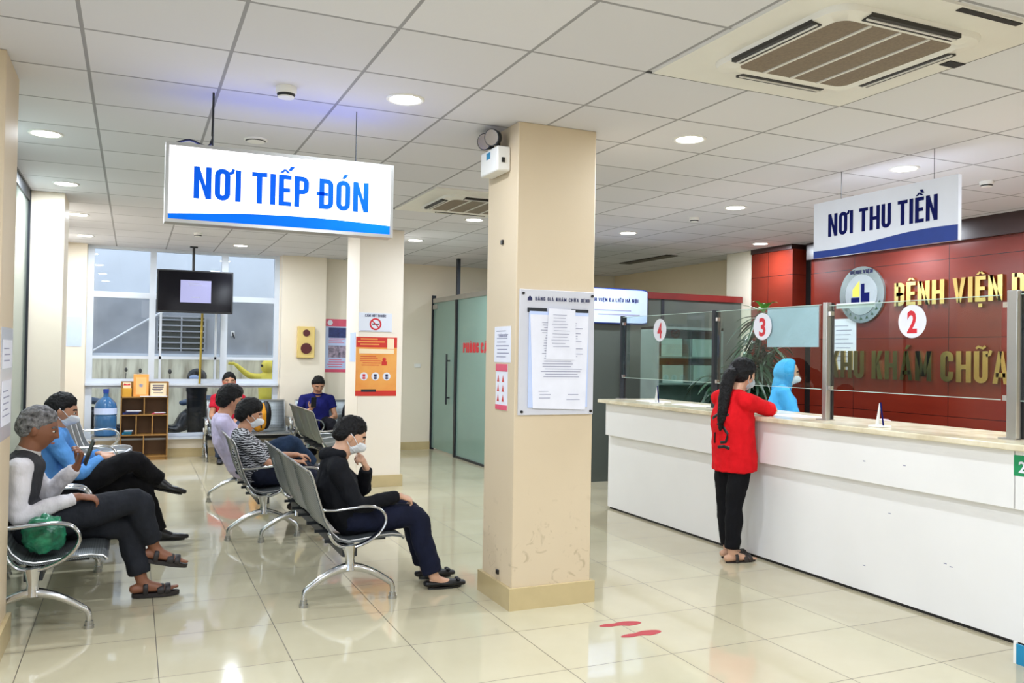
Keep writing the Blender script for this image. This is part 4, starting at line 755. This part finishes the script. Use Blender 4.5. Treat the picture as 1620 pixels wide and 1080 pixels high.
def face(d):
    r = skull(d)
    if d.x > 0:
        s = d.x
        r += .024*G(d.y, .13)*G(d.z+.22, .11)*s + .010*G(d.y, .10)*G(d.z+.02, .16)*s
        r += .005*G(abs(d.y)-.25, .22)*G(d.z-.20, .08)*s - .009*G(abs(d.y)-.30, .14)*G(d.z-.04, .09)*s
        r += .006*G(d.y, .22)*G(d.z+.50, .05)*s + .005*G(d.y, .2)*G(d.z+.60, .05)*s - .004*G(d.y, .25)*G(d.z+.55, .02)*s
        r += .008*G(d.y, .22)*G(d.z+.86, .12) + .004*G(abs(d.y)-.5, .2)*G(d.z+.15, .15)
    return r
def hairline(d, front=.60, side=.05, back=-.55):
    x = d.x
    if x < .12: return back+(side-back)*sstep(-.62, -.02, x)
    if x < .34: return side+(.34-side)*sstep(.16, .34, x)
    return .34+(front-.34)*sstep(.34, .8, x)
def frame(x, up=(0, 0, 1)):
    x = V(x).normalized(); z = V(up)-x*V(up).dot(x); z.normalize(); y = z.cross(x); return Matrix((x, y, z)).transposed()
def hand(mb, wr, d, n, side, curl=35, s=1.0, spread=.0):
    """d: direction of the fingers, n: palm normal (fingers curl towards it), side: +1 thumb towards n x d"""
    d = V(d).normalized(); n = (V(n)-d*V(n).dot(d)).normalized(); w_ = n.cross(d)*side; wr = V(wr)
    K = wr+d*.082*s
    mb.loft([wr-d*.02, wr+d*.02*s, wr+d*.05*s, K], [.024*s, .030*s, .040*s, .040*s], [.02*s, .016*s, .015*s, .013*s], w_)
    for k, (off, L) in enumerate(((.031, .068), (.010, .078), (-.011, .072), (-.031, .056))):
        p = K+w_*off*s-d*.008*s; A = 0; pts = [p]; sp_ = w_*off*.12/.03
        for j, f in enumerate((.45, .30, .25)):
            A += curl*(1+.08*k)*(.8, 1.1, .8)[j]; p = p+(d*cos(RAD(A))+n*sin(RAD(A))+sp_*max(0, cos(RAD(A))*.5)).normalized()*L*f*s; pts.append(p)
        mb.loft(pts, [.0088*s, .0083*s, .0078*s, .007*s], None, w_, n=10)
    n = (n-d*n.dot(d)).normalized()
    a = wr+w_*.026*s+d*.022*s; b = a+(d*.55+w_*.75+n*.25).normalized()*.036*s; c = b+(d*.85+w_*.3+n*.4).normalized()*.030*s; e = c+(d*.9+n*.5).normalized()*.022*s
    mb.loft([a, b, c, e], [.014*s, .0115*s, .0098*s, .008*s], None, n, n=10)
SK = dict(a=M('skin_tan', (186, 134, 104), .5, vary=.06), b=M('skin_light', (206, 160, 132), .5, vary=.05), c=M('skin_brown', (134, 86, 62), .5, vary=.08))
HB = M('black_hair', (13, 11, 12), .62, vary=.3, vscale=30, bump=.9, bscale=70, spec=.25); HG = M('grey_hair', (58, 56, 58), .7, rgb2=(150, 148, 150), vary=.3, vscale=38, bump=.9, bscale=70, spec=.25)
MASKW = M('white_face_mask', (226, 230, 236), .7, vary=.03); MASKB = M('pale_blue_face_mask', (176, 200, 210), .7, vary=.04)
EYEW = M('eye_white', (225, 220, 212), .2, vary=0); EYEB = M('eye_dark', (24, 16, 14), .1, vary=0)
def person(label, loc, rz, P, skin='a', hair=HB, mask=None, shirt=None, trousers=None, shoes='shoe', shoe_mat=None, sleeve='long', body_s=1.0, girth=1.10, vox=.0065, hair_kind='short', vest=None, collar=None, hem=0, hoodie=False, trouser_len=1.0, extra=None, fold=.022, fit=1.12):
    """P: joint positions in the person's own frame, x forward, y to their left, z up"""
    t = thing('person', label, 'person', loc, rz); J = {k: V(v) for k, v in P.items() if k not in ('hL', 'hR', 'face', 'feet')}
    s = body_s; sk = SK[skin]
    lat = (J['sL']-J['sR']).normalized(); pel, nk, hd = J['pel'], J['neck'], J['head']
    nk = nk+(hd-nk)*.20; J['sL'] = J['sL']+V((0, 0, .028)); J['sR'] = J['sR']+V((0, 0, .028))
    R = frame(P['face'][0], P['face'][1] if len(P['face']) > 1 else (0, 0, 1)); plat = (J['pL']-J['pR']).normalized() if 'pL' in J else V((0, 1, 0))
    hipL, hipR = pel+plat*.085*s, pel-plat*.085*s
    ch = J.get('chest', pel.lerp(nk, .62)); wa = J.get('waist', pel.lerp(ch, .5)); sh = (J['sL']+J['sR'])/2
    mb = MB()
    # torso, neck
    mb.loft([pel, wa, ch, sh.lerp(nk, .2), nk], [.135*s, .115*s, .13*s, .12*s, .055*s], [.085*s, .08*s, .09*s, .065*s, .05*s], lat, smooth=3)
    mb.loft([J['sR'], sh.lerp(nk, .25), J['sL']], [.045*s, .06*s, .045*s], None, (0, 0, 1), smooth=3)
    mb.loft([nk-(hd-nk)*.15, nk.lerp(hd, .45), hd-R.col[2]*.03-R.col[0]*.02], [.066*s, .061*s, .060*s], None, lat)
    hs = s*1.07
    mb.ell(hd, None, R, 48, 36, lambda d: face(d)*hs)
    for sy in (1, -1):
        e = hd+R @ V((-.006, .076*sy, -.006))*hs; RE = R @ Matrix.Rotation(RAD(18*sy), 3, 'Z')
        mb.ell(e, (.017*hs, .007*hs, .030*hs), RE, 14, 10); mb.ell(e+R @ V((-.004, .006*sy, .008))*hs, (.012*hs, .008*hs, .018*hs), RE, 12, 8)
    for k, hp in (('L', hipL), ('R', hipR)):
        kn, an = J['k'+k], J['a'+k]; ft = V(P['feet'][k]).normalized()
        mb.loft([hp, hp.lerp(kn, .5), kn, kn.lerp(an, .35), an], [.078*s, .066*s, .050*s, .050*s, .034*s], None, lat, smooth=4)
        up = V((0, 0, 1))-ft*ft.z; wf = ft.cross(up).normalized()
        sole = an-up.normalized()*.055*s
        mb.loft([an, an+ft*.04-up*.03, sole+ft*.12*s+up*.008], [.034*s, .036*s, .036*s], [.034*s, .030*s, .02*s], wf)
        mb.loft([sole-ft*.045*s+up*.012, sole+ft*.03+up*.010, sole+ft*.12*s+up*.004, sole+ft*.17*s+up*.002], [.028*s, .032*s, .040*s, .030*s], [.028*s, .026*s, .018*s, .011*s], wf) if shoes == 'sandal' else mb.loft([sole-ft*.03*s+up*.012, sole+ft*.10*s+up*.006], [.022*s, .030*s], [.02*s, .012*s], wf)
        if shoes == 'sandal':
         for q in range(5): b_ = sole+ft*(.172-.006*q)*s+wf*(.028-.014*q)*(1 if k == 'R' else -1)*s; mb.loft([b_, b_+ft*(.03-.004*q)*s], [.0105-.0012*q]*2, None, wf, n=8)
    for k in 'LR':
        S, E_, Wr = J['s'+k], J['e'+k], J['w'+k]
        mb.loft([S, S.lerp(E_, .5), E_, E_.lerp(Wr, .4), Wr], [.047*s, .041*s, .036*s, .036*s, .024*s], None, lat, smooth=4)
        h = P['h'+k]; hand(mb, Wr, h[0], h[1], h[2] if len(h) > 2 else 1, h[3] if len(h) > 3 else 35, s)
    remesh('body', mb, sk, t, vox, 3)
    # eyes
    for sy in (1, -1):
        e = obj('eye', MB().ell(hd+R @ V((.076, .031*sy, .006))*hs, (.0115*hs, .013*hs, .0065*hs), R, 12, 8), EYEW, t)
        obj('iris', MB().ell(hd+R @ V((.0865, .031*sy, .006))*hs, (.004*hs, .006*hs, .0065*hs), R, 10, 8), EYEB, e)
    br = MB()
    for sy in (1, -1): br.loft([hd+R @ V((.090, .016*sy, .026))*hs, hd+R @ V((.086, .032*sy, .031))*hs, hd+R @ V((.072, .05*sy, .026))*hs], [.006*hs]*3, [.0035*hs]*3, R.col[2], smooth=2, n=8)
    obj('eyebrows', br, hair if hair != 'none' else HB, t)
    lp = MB().loft([hd+R @ V((.083, -.022, -.060))*hs, hd+R @ V((.0925, 0, -.058))*hs, hd+R @ V((.083, .022, -.060))*hs], [.004, .007, .004], [.003, .005, .003], R.col[2], n=8, smooth=2)
    if not mask: obj('lips', lp, M('lips_'+skin, (150, 88, 78), .45), t)
    # hair
    if hair_kind != 'none':
        hm = MB()
        if hair_kind == 'short': thick, fr_, sd, bk = .018, .60, .0, -.62
        elif hair_kind == 'full': thick, fr_, sd, bk = .034, .50, -.16, -.80
        elif hair_kind == 'long': thick, fr_, sd, bk = .026, .48, -.38, -.90
        def hf(d):
            e_ = d.z-hairline(d, fr_, sd, bk)+.10*MN.noise(d*7); q = sstep(-.08, .05, e_); th = thick*(.60+.5*max(0, d.z)+.2*sstep(-.1, -.5, d.x))*(.22+.78*sstep(0, .42, e_))
            return (skull(d)*(1-.10*(1-q))+th*q+(.007*MN.noise(V((d.x*9, d.y*9, d.z*4)))+.004*MN.noise(d*22))*q)*hs
        hm.ell(hd, None, R, 64, 44, hf)
        if hair_kind == 'long':
            for pts, rw in extra['tail']: hm.loft(pts, rw, None, (0, 1, 0), smooth=4)
        remesh('hair', hm, hair, t, vox*.8, 1, (HAIRT, .012))
    if mask:
        mm = MB()
        def mf(d):
            q = sstep(.12, .30, d.x)*sstep(-.98, -.86, d.z)*(1-sstep(-.14, -.06, d.z))*(1-sstep(.62, .74, abs(d.y)))
            return (skull(d)*(1-.06*(1-q))+(.007+.031*G(d.y, .34)*G(d.z+.34, .30)-.003*abs(math.sin(d.z*26)))*q)*hs
        mm.ell(hd, None, R, 64, 56, mf)
        for sy in (1, -1):
            mm.loft([hd+R @ V((.060, .060*sy, -.03))*hs, hd+R @ V((.02, .079*sy, .005))*hs, hd+R @ V((-.012, .086*sy, .022))*hs], [.0022]*3, None, R.col[2], n=6)
            mm.loft([hd+R @ V((.052, .058*sy, -.07))*hs, hd+R @ V((.01, .077*sy, -.05))*hs, hd+R @ V((-.014, .086*sy, -.03))*hs], [.0022]*3, None, R.col[2], n=6)
        obj('face_mask', mm, mask, t, sharp=60)
    # trousers
    if trousers:
        tm = MB(); tm.loft([pel-(wa-pel).normalized()*.03, pel, wa.lerp(pel, .35)], [.15*s, .158*s, .145*s], [.105*s, .112*s, .10*s], plat)
        for k, hp in (('L', hipL), ('R', hipR)):
            kn, an = J['k'+k], J['a'+k]; en = kn.lerp(an, trouser_len)
            tm.loft([hp, hp.lerp(kn, .5), kn, kn.lerp(en, .45), en], [.094*s*fit, .084*s*fit, .068*s*fit, .066*s*fit, .058*s*fit], None, lat, ('r', 'f'), smooth=4)
        remesh('trousers', tm, trousers, t, .010, 5, (FOLD, fold))
    if shirt:
        sm = MB(); b0 = pel.lerp(wa, -hem if hem else .05); gt = girth
        sm.loft([b0, wa, ch, sh.lerp(nk, .12), nk.lerp(sh, .15)], [.168*s*gt, .156*s*gt, .166*s*(gt+1)/2, .142*s, .066*s], [.128*s*gt, .120*s*gt, .126*s*gt, .092*s, .060*s], lat, ('f' if hem else 'r', 'f'), smooth=4)
        sm.loft([J['sR'], sh.lerp(nk, .30), J['sL']], [.066*s, .074*s, .066*s], None, (0, 0, 1), smooth=3)
        for k in 'LR':
            S, E_, Wr = J['s'+k], J['e'+k], J['w'+k]
            if sleeve == 'long': sm.loft([S, S.lerp(E_, .5), E_, E_.lerp(Wr, .5), E_.lerp(Wr, .94)], [.064*s, .058*s, .052*s, .048*s, .040*s], None, lat, ('r', 'f'), smooth=4)
            else: sm.loft([S, S.lerp(E_, .5), S.lerp(E_, .5+.42*(sleeve == 'elbow'))], [.066*s, .062*s, .060*s], None, lat, ('r', 'f'), smooth=3)
        so = remesh('shirt', sm, shirt, t, .009, 4, (FOLD, fold))
        so.name = 'jacket' if hoodie else 'shirt'
        if collar:
            cm = MB(); cdir = (hd-nk).normalized(); up = cdir
            n = 20; ring = []
            for q in range(n+1):
                a = 2*pi*q/n
                for rr_, zz in ((.060, -.012), (.066, .028), (.074, .004)): ring.append(nk+lat*cos(a)*rr_*s+lat.cross(up)*sin(a)*rr_*.95*s+up*zz*s)
            fs = [(q*3+k, (q+1)*3+k, (q+1)*3+k+1, q*3+k+1) for q in range(n) for k in (0, 1)]
            cm.add(ring, fs); obj('collar', cm, collar, t, sharp=60)
        if hoodie:
            hm = MB(); bk_ = (-R.col[0]); bk_ = V((bk_.x, bk_.y, 0)).normalized()
            hm.loft([nk+lat*.09*s+V((0, 0, .01)), nk+bk_*.085*s+V((0, 0, .0)), nk-lat*.09*s+V((0, 0, .01))], [.035*s, .05*s, .035*s], None, (0, 0, 1), smooth=5)
            remesh('hood', hm, shirt, t, .009, 4, (FOLD, .01))
    if vest:
        vm = MB(); vm.loft([pel.lerp(wa, .15), wa, ch, sh.lerp(nk, .05), nk.lerp(sh, .35)], [.184*s, .174*s, .186*s, .168*s, .095*s], [.142*s, .136*s, .146*s, .116*s, .082*s], lat, ('f', 'f'), smooth=4)
        vm.loft([J['sR'].lerp(sh, .3), sh.lerp(nk, .22), J['sL'].lerp(sh, .3)], [.084*s, .088*s, .084*s], None, (0, 0, 1), smooth=3)
        remesh('vest', vm, vest, t, .010, 4, (FOLD, .008))
    # shoes
    for k in 'LR':
        an = J['a'+k]; ft = V(P['feet'][k]).normalized(); up = (V((0, 0, 1))-ft*ft.z).normalized(); wf = ft.cross(up).normalized(); sole = an-up*.055*s
        if shoes == 'shoe':
            kn = J['k'+k]; remesh('sock', MB().loft([an.lerp(kn, .3), an, an+ft*.03-up*.03, sole+ft*.10*s+up*.012], [.044*s, .042*s, .044*s, .040*s], [.044*s, .042*s, .044*s, .024*s], wf).loft([sole-ft*.03*s+up*.012, sole+ft*.12*s+up*.006], [.030*s, .038*s], [.030*s, .022*s], wf), MT['blk'], t, .008, 2)
        if shoes in ('shoe', 'flat'):
            m_ = MB(); hi = .018 if shoes == 'flat' else .03
            m_.loft([sole-ft*.052*s+up*.014, sole+ft*.03*s+up*.012, sole+ft*.12*s+up*.008, sole+ft*.205*s+up*.004], [.034*s, .039*s, .045*s, .030*s], [hi*1.15*s, hi*s, .026*s, .017*s], wf, smooth=4)
            if shoes == 'shoe': m_.loft([an-up*.01, an-up*.04+ft*.02], [.04*s, .042*s], None, wf)
            o = remesh('shoe', m_, shoe_mat, t, .006, 3)
            sp = [(.045*cos(a)*.9, .045*sin(a)) for a in [2*pi*i/20 for i in range(20)]]
            obj('sole', MB().prism([((x*2.9+.075)*s, y*(.95 if x > 0 else .8)*s) for x, y in sp], sole-up*.022*s, ft, up.cross(ft), .012), 'blk', o)
            if shoes == 'flat': obj('bow', MB().ell(sole+ft*.165*s+up*.03*s+wf*.018, (.015, .018, .01)).ell(sole+ft*.165*s+up*.03*s-wf*.018, (.015, .018, .01)), shoe_mat, o)
        elif shoes == 'sandal':
            sp = [(.045*cos(a), .045*sin(a)) for a in [2*pi*i/24 for i in range(24)]]
            o = obj('sandal', MB().prism([((x*3.0+.078)*s, y*(1.0 if x > 0 else .82)*s) for x, y in sp], sole-up*.040*s, ft, up.cross(ft), .024), shoe_mat, t)
            for dx, w2 in ((.02, .014), (.105, .02), (.145, .016)):
                st = MB(); c = sole+ft*dx*s; hh = .052 if dx < .05 else .030
                st.loft([c+wf*.042*s-up*.018, c+wf*.040*s+up*(hh-.02), c+up*hh, c-wf*.040*s+up*(hh-.02), c-wf*.042*s-up*.018], [w2]*5, [.004]*5, ft, n=8, smooth=3); obj('strap', st, shoe_mat, o)
    return t
def phone(parent, p, d, n, label=None):
    m_ = MB().box(-.0045, .0045, -.036, .036, -.075, .075); Rm = frame(n, d).to_4x4(); m_.xf(Matrix.Translation(V(p)) @ Rm); return m_
# P1 elderly man at left
p1 = person('elderly man with grey hair, white shirt and dark vest sitting cross-legged at left edge', (-.52, 5.58, 0), 0, dict(
    pel=(0, 0, .49), waist=(-.09, 0, .58), chest=(-.09, 0, .70), neck=(-.03, 0, .87), head=(.03, 0, 1.035), sL=(-.03, .16, .81), sR=(-.04, -.16, .80),
    eL=(.06, .20, .62), wL=(.23, .12, .80), eR=(-.04, -.20, .57), wR=(.25, -.12, .655), kL=(.51, .06, .43), aL=(.60, .05, .10), kR=(.555, -.03, .60), aR=(.665, .05, .30),
    hL=((.3, -.1, 1), (-.8, -.2, .2), 1, 40), hR=((1, .1, -.12), (0, .2, -1), -1, 28), face=((1, -.05, -.22),), feet=dict(L=(1, .0, 0), R=(1, 0, -.22))),
    'c', HG, None, cloth('white_shirt_cloth', (214, 210, 214), .05), cloth('charcoal_trousers', (34, 36, 42)), 'sandal', M('dark_brown_leather', (32, 26, 26), .5), hair_kind='short', vest=cloth('dark_grey_vest', (58, 58, 62)), girth=1.0, collar=cloth('pale_collar', (196, 192, 190), .05), trouser_len=.86)
tag(obj('mobile_phone', phone(None, (.295, .08, .885), (.35, -.1, 1), (1, .25, -.3)), 'blk', loc=(-.52, 5.58, 0)), 'black phone held upright by the elderly man', 'phone')
# green bag on the bench
gb_ = thing('plastic_bag', 'dark green plastic bag on the seat under the near left armrest', 'bag', (-.42, 5.27, .385)); m_ = MB(); m_.ell((0, 0, .10), None, None, 32, 22, lambda d: .105+.018*MN.noise(d*3)+.008*MN.noise(d*9)-(.02 if d.z < -.8 else 0)); obj('bag_body', m_, 'bagg', gb_, sharp=80); obj('bag_knot', MB().ell((0, 0, .20), (.02, .03, .02)), 'bagg', gb_)
# P2 man in blue shirt
p2 = person('man in light blue shirt and white mask sitting cross-legged at left with a paper', (-.46, 6.98, 0), 0, dict(
    pel=(.03, 0, .48), waist=(-.06, 0, .57), chest=(-.09, 0, .70), neck=(-.05, 0, .88), head=(-.005, 0, 1.045), sL=(-.03, .17, .83), sR=(-.05, -.16, .83),
    eL=(.12, .22, .62), wL=(.25, .06, .72), eR=(.12, -.18, .61), wR=(.27, -.04, .70), kL=(.52, .05, .50), aL=(.665, .04, .125), kR=(.47, -.08, .675), aR=(.66, .06, .51),
    hL=((1, -.4, 0), (0, 0, -1), 1, 30), hR=((1, .25, .1), (0, .3, -1), -1, 30), face=((1, 0, -.25),), feet=dict(L=(1, 0, -.02), R=(1, -.05, -.25))),
    'a', HB, MASKW, cloth('light_blue_shirt', (92, 150, 214)), cloth('black_trousers', (18, 17, 20)), 'shoe', M('black_leather', (16, 15, 18), .35), collar=cloth('light_blue_collar', (100, 158, 220)))
tag(obj('folded_paper', MB().box(-.06, .07, -.05, .05, -.002, .002).xf(Matrix.Translation((.40, -.02, .72)) @ Matrix.Rotation(RAD(-35), 4, 'Y')), 'paper', loc=(-.46, 6.98, 0)), 'folded white paper held by the man in blue shirt', 'paper')
# P6 person in black jacket
p6 = person('person in black jacket, navy trousers and black flats sitting on centre bench, chin on hand', (1.22, 5.34, 0), 0, dict(
    pel=(.06, 0, .48), waist=(.0, 0, .56), chest=(-.035, 0, .68), neck=(-.035, 0, .835), head=(.045, .0, .975), sL=(-.04, .155, .77), sR=(-.06, -.155, .76),
    eL=(.17, .15, .60), wL=(.17, .06, .765), eR=(.06, -.20, .575), wR=(.345, -.11, .60), kL=(.47, .08, .46), aL=(.585, .08, .085), kR=(.46, -.09, .455), aR=(.575, -.14, .075),
    hL=((-.45, -.35, .8), (-.8, .2, .1), 1, 55), hR=((1, .15, -.35), (.1, .3, -1), -1, 45), face=((1, -.12, -.42),), feet=dict(L=(1, .0, 0), R=(1, -.02, 0))),
    'b', HB, MASKW, cloth('black_jacket_cloth', (16, 17, 22)), cloth('navy_jeans', (20, 24, 44)), 'flat', M('black_flats', (14, 13, 16), .5), hoodie=True, body_s=.97, trouser_len=.93)
# P5 zebra
zebra = stripes_mat('zebra_print_cloth')
p5 = person('person in black and white zebra print top with white mask on the second bench', (.905, 7.40, 0), 0, dict(
    pel=(.07, 0, .48), waist=(.03, 0, .56), chest=(-.01, 0, .67), neck=(-.05, 0, .82), head=(.0, 0, .965), sL=(-.05, .15, .755), sR=(-.07, -.15, .75),
    eL=(.2, .16, .60), wL=(.40, .02, .62), eR=(.13, -.18, .585), wR=(.36, -.07, .575), kL=(.50, .08, .47), aL=(.58, .06, .10), kR=(.48, -.09, .46), aR=(.56, -.1, .09),
    hL=((1, -.1, -.15), (0, 0, -1), 1, 25), hR=((1, .15, -.1), (0, .1, -1), -1, 25), face=((1, -.18, -.2),), feet=dict(L=(1, 0, 0), R=(1, 0, 0))),
    'a', HB, MASKW, zebra, cloth('dark_navy_trousers', (26, 30, 46)), 'flat', M('dark_shoes', (20, 20, 24), .5), hair_kind='full', sleeve='elbow', body_s=.95, vox=.008, hem=.3)
# P4 lavender
p4 = person('person in pale lavender shirt and blue jeans behind the zebra print top', (.825, 8.05, 0), 0, dict(
    pel=(.10, 0, .48), waist=(.04, 0, .58), chest=(-.03, 0, .72), neck=(-.07, 0, .90), head=(-.01, 0, 1.05), sL=(-.07, .16, .84), sR=(-.09, -.16, .83),
    eL=(.04, .2, .60), wL=(.25, .06, .58), eR=(.03, -.2, .60), wR=(.27, -.06, .60), kL=(.50, .06, .48), aL=(.6, .05, .10), kR=(.52, -.04, .66), aR=(.74, .08, .45),
    hL=((1, -.1, -.1), (0, 0, -1), 1, 30), hR=((1, .1, -.1), (0, 0, -1), -1, 30), face=((1, .1, -.15),), feet=dict(L=(1, 0, 0), R=(1, 0, -.2))),
    'a', HB, None, cloth('lavender_shirt', (196, 186, 214)), cloth('teal_navy_jeans', (34, 50, 74)), 'shoe', M('brown_shoes', (40, 32, 30), .5), hair_kind='full', vox=.008)
# P7 red shirt
def seated_front(label, loc, rz, skin, mask, shirt, trousers, head_pitch, arms, **k):
    d = dict(pel=(0, 0, .49), neck=(-.04, 0, .86), head=(.0, 0, 1.03), sL=(-.04, .17, .81), sR=(-.04, -.17, .81), kL=(.36, .14, .49), kR=(.36, -.14, .49), aL=(.34, .13, .08), aR=(.34, -.13, .08), face=((1, 0, head_pitch),), feet=dict(L=(1, .1, 0), R=(1, -.1, 0)))
    d.update(arms); return person(label, loc, rz, d, skin, HB, mask, shirt, trousers, 'shoe', M('grey_shoes', (50, 50, 56), .5), vox=.009, **k)
REDM = M('red_face_mask', (196, 52, 52), .7)
p7 = seated_front('man in red shirt and red mask seated under the window facing the camera', (1.22, 12.30, 0), RAD(-90), 'a', REDM, cloth('red_shirt_cloth', (186, 30, 50)), cloth('grey_blue_trousers', (60, 70, 92)), -.05,
    dict(neck=(-.04, 0, .89), head=(0, 0, 1.07), eL=(.04, .22, .6), wL=(.24, .10, .58), eR=(.04, -.22, .6), wR=(.24, -.10, .58), hL=((1, -.3, -.2), (0, 0, -1), 1, 30), hR=((1, .3, -.2), (0, 0, -1), -1, 30)), sleeve='short')
p8 = seated_front('man in navy polo looking down at his phone in the back corner', (2.42, 12.22, 0), RAD(-90), 'a', None, cloth('navy_polo_cloth', (24, 26, 92)), cloth('black_shorts_cloth', (20, 20, 26)), -.55,
    dict(neck=(-.03, 0, .87), head=(.03, 0, 1.03), sL=(-.04, .19, .80), sR=(-.04, -.19, .80), eL=(.03, .25, .58), wL=(.22, .16, .58), eR=(.04, -.27, .60), wR=(.22, -.13, .70), hL=((1, -.35, -.1), (0, 0, -1), 1, 35), hR=((.4, .25, .8), (-.8, .2, .2), -1, 40)), sleeve='short', collar=cloth('navy_collar', (20, 22, 80)))
tag(obj('mobile_phone', phone(None, (2.31, 12.22-.29, .80), (0, -.1, 1), (.1, 1, .3)), 'blk'), 'dark phone held by the man in navy polo', 'phone')
pb = thing('black_backpack', 'black bag slung beside the man in navy polo against the corner wall', 'bag', (2.85, 12.17, .39)); obj('bag_body', MB().ell((0, 0, .2), (.09, .08, .2)), cloth('black_bag_cloth', (20, 20, 24)), pb); obj('strap', MB().tube([(-.05, -.05, .35), (-.02, -.02, .46), (.04, 0, .38)], .012, smooth=4), 'blk', pb)
ob = thing('orange_bag', 'orange and black backpack on the window bench', 'bag', (1.62, 12.22, .39)); ob_m = MB(); ob_m.ell((0, 0, .20), None, None, 28, 20, lambda d: 1/math.sqrt((d.x/.12)**2+(d.y/.09)**2+(d.z/.21)**2)+.012*MN.noise(d*4)); obj('bag_body', ob_m, 'orangeb', ob, sharp=80); obj('black_side', MB().ell((.09, .02, .22), (.08, .08, .20)), 'blk', ob); obj('strap', MB().tube([(-.05, -.08, .36), (0, -.1, .2), (.02, -.09, .05)], .01, smooth=4), 'blk', ob)
# P9 woman in red
p9 = person('woman in red top with long black ponytail standing at the counter', (4.04, 5.16, 0), RAD(8), dict(
    pel=(.11, 0, .80), waist=(.10, 0, .93), chest=(.09, 0, 1.06), neck=(.10, 0, 1.235), head=(.19, -.0, 1.375), sL=(.10, .15, 1.175), sR=(.07, -.155, 1.165), pL=(.08, .1, .8), pR=(.08, -.1, .8),
    eL=(.28, .2, 1.12), wL=(.37, .0, 1.125), eR=(.35, -.16, 1.12), wR=(.39, .07, 1.125), kL=(.10, .07, .44), aL=(.12, .06, .075), kR=(.06, -.06, .43), aR=(.03, -.07, .075),
    hL=((.6, -.8, .1), (-.2, -.1, -1), 1, 35), hR=((.3, 1, .2), (-.1, 0, -1), -1, 35), face=((1, -.1, -.25),), feet=dict(L=(1, -.15, 0), R=(1, -.2, 0))),
    'b', HB, MASKB, cloth('red_top_cloth', (214, 18, 28), .08), cloth('black_leggings', (14, 14, 18)), 'sandal', M('dark_sandal', (48, 40, 38), .5), hair_kind='long', sleeve='elbow', body_s=.96, girth=1.22, hem=1.0, trouser_len=.93, fit=1.02,
    extra=dict(tail=[([(.10, 0, 1.40), (.03, -.02, 1.37), (-.02, -.03, 1.25), (-.06, -.04, 1.10), (-.07, -.03, .98)], [.055, .05, .046, .036, .012])]))
from mathutils.bvhtree import BVHTree
so = [c for c in p9.children if c.name.startswith('shirt')][0]; bv = BVHTree.FromPolygons([v.co for v in so.data.vertices], [tuple(p.vertices) for p in so.data.polygons])
pr = MB()
for pts in ([(-.10, .075), (-.04, .105), (.03, .10), (.07, .12)], [(.01, .09), (-.03, .04), (.02, .02), (.055, -.03), (.03, -.09), (-.03, -.10)], [(-.07, -.03), (-.075, -.13)], [(-.04, -.135), (.02, -.125), (.07, -.14)]):
    P3 = []
    for (ya, za), (yb, zb) in zip(pts, pts[1:]):
        for q in range(4):
            y = (ya+(yb-ya)*q/4)*-1-.02; z = .98+za+(zb-za)*q/4; h = bv.ray_cast(V((-.6, y, z)), V((1, 0, 0)))[0]
            if h: P3.append(h+V((-.001, 0, 0)))
    if len(P3) > 2: pr.loft(P3, .012, .004, (0, 0, 1), n=8)
obj('black_back_print', pr, 'blk', p9)
# P10 staff
gown = cloth('light_blue_gown', (70, 160, 212), .1)
p10 = person('staff member in light blue protective gown and hood behind the glass', (5.58, 6.28, 0), RAD(-35), dict(
    pel=(0, 0, .83), neck=(.0, 0, 1.21), head=(.05, 0, 1.375), sL=(0, .16, 1.17), sR=(0, -.16, 1.17), eL=(.12, .2, .95), wL=(.32, .1, .95), eR=(.12, -.2, .95), wR=(.32, -.1, .95), kL=(.02, .09, .44), aL=(0, .09, .08), kR=(.02, -.09, .44), aR=(0, -.09, .08),
    hL=((1, -.2, -.1), (0, 0, -1), 1, 30), hR=((1, .2, -.1), (0, 0, -1), -1, 30), face=((1, 0, -.15),), feet=dict(L=(1, 0, 0), R=(1, 0, 0))),
    'b', HB, MASKW, gown, gown, 'shoe', M('blue_shoe_cover', (90, 150, 190), .6), hem=1.2, vox=.008, fold=.02, hair_kind='none')
hm = MB(); Rh = frame((1, 0, -.15))
hm.ell((.05, 0, 1.375), None, Rh, 48, 36, lambda d: skull(d)*.97+.034*sstep(.72, .42, d.x+abs(d.z)*.1))
hm.loft([(0, 0, 1.22), (.01, 0, 1.29)], [.10, .09], [.09, .09], (0, 1, 0))
remesh('hood', hm, gown, p10, .008, 3, (FOLD, .02))
# yellow figure outside
yf = thing('yellow_figure', 'bright yellow figure with raised arm outside the right window bay', 'statue', (2.05, 14.5, 0)); ym = MB()
ym.loft([(0, 0, .75), (0, 0, .95), (-.02, 0, 1.08)], [.15, .16, .13], [.11, .12, .09], (1, 0, 0), smooth=3); ym.ell((.0, 0, 1.24), (.12, .11, .13)); ym.loft([(-.02, 0, 1.1), (-.02, 0, 1.2)], .05)
ym.loft([(-.08, 0, 1.07), (-.30, 0, 1.10), (-.50, 0, 1.26)], [.06, .05, .035], smooth=4); ym.ell((-.56, 0, 1.29), (.045, .02, .03)); ym.loft([(-.55, 0, 1.28), (-.61, 0, 1.31)], .013)
for q in range(3): ym.loft([(-.57, 0, 1.28+.012*q), (-.63, 0, 1.27+.018*q)], .009)
ym.loft([(.08, 0, 1.07), (.18, 0, .95), (.10, -.1, .85)], [.06, .05, .035], smooth=4)
for x in (-.07, .07): ym.loft([(x, 0, .8), (x, 0, .4), (x, 0, .0)], [.08, .06, .05], smooth=3)
remesh('figure', ym, 'yellow', yf, .012, 3); obj('dark_goggle', MB().ell((-.11, -.05, 1.26), (.02, .03, .022)), 'blk', yf)
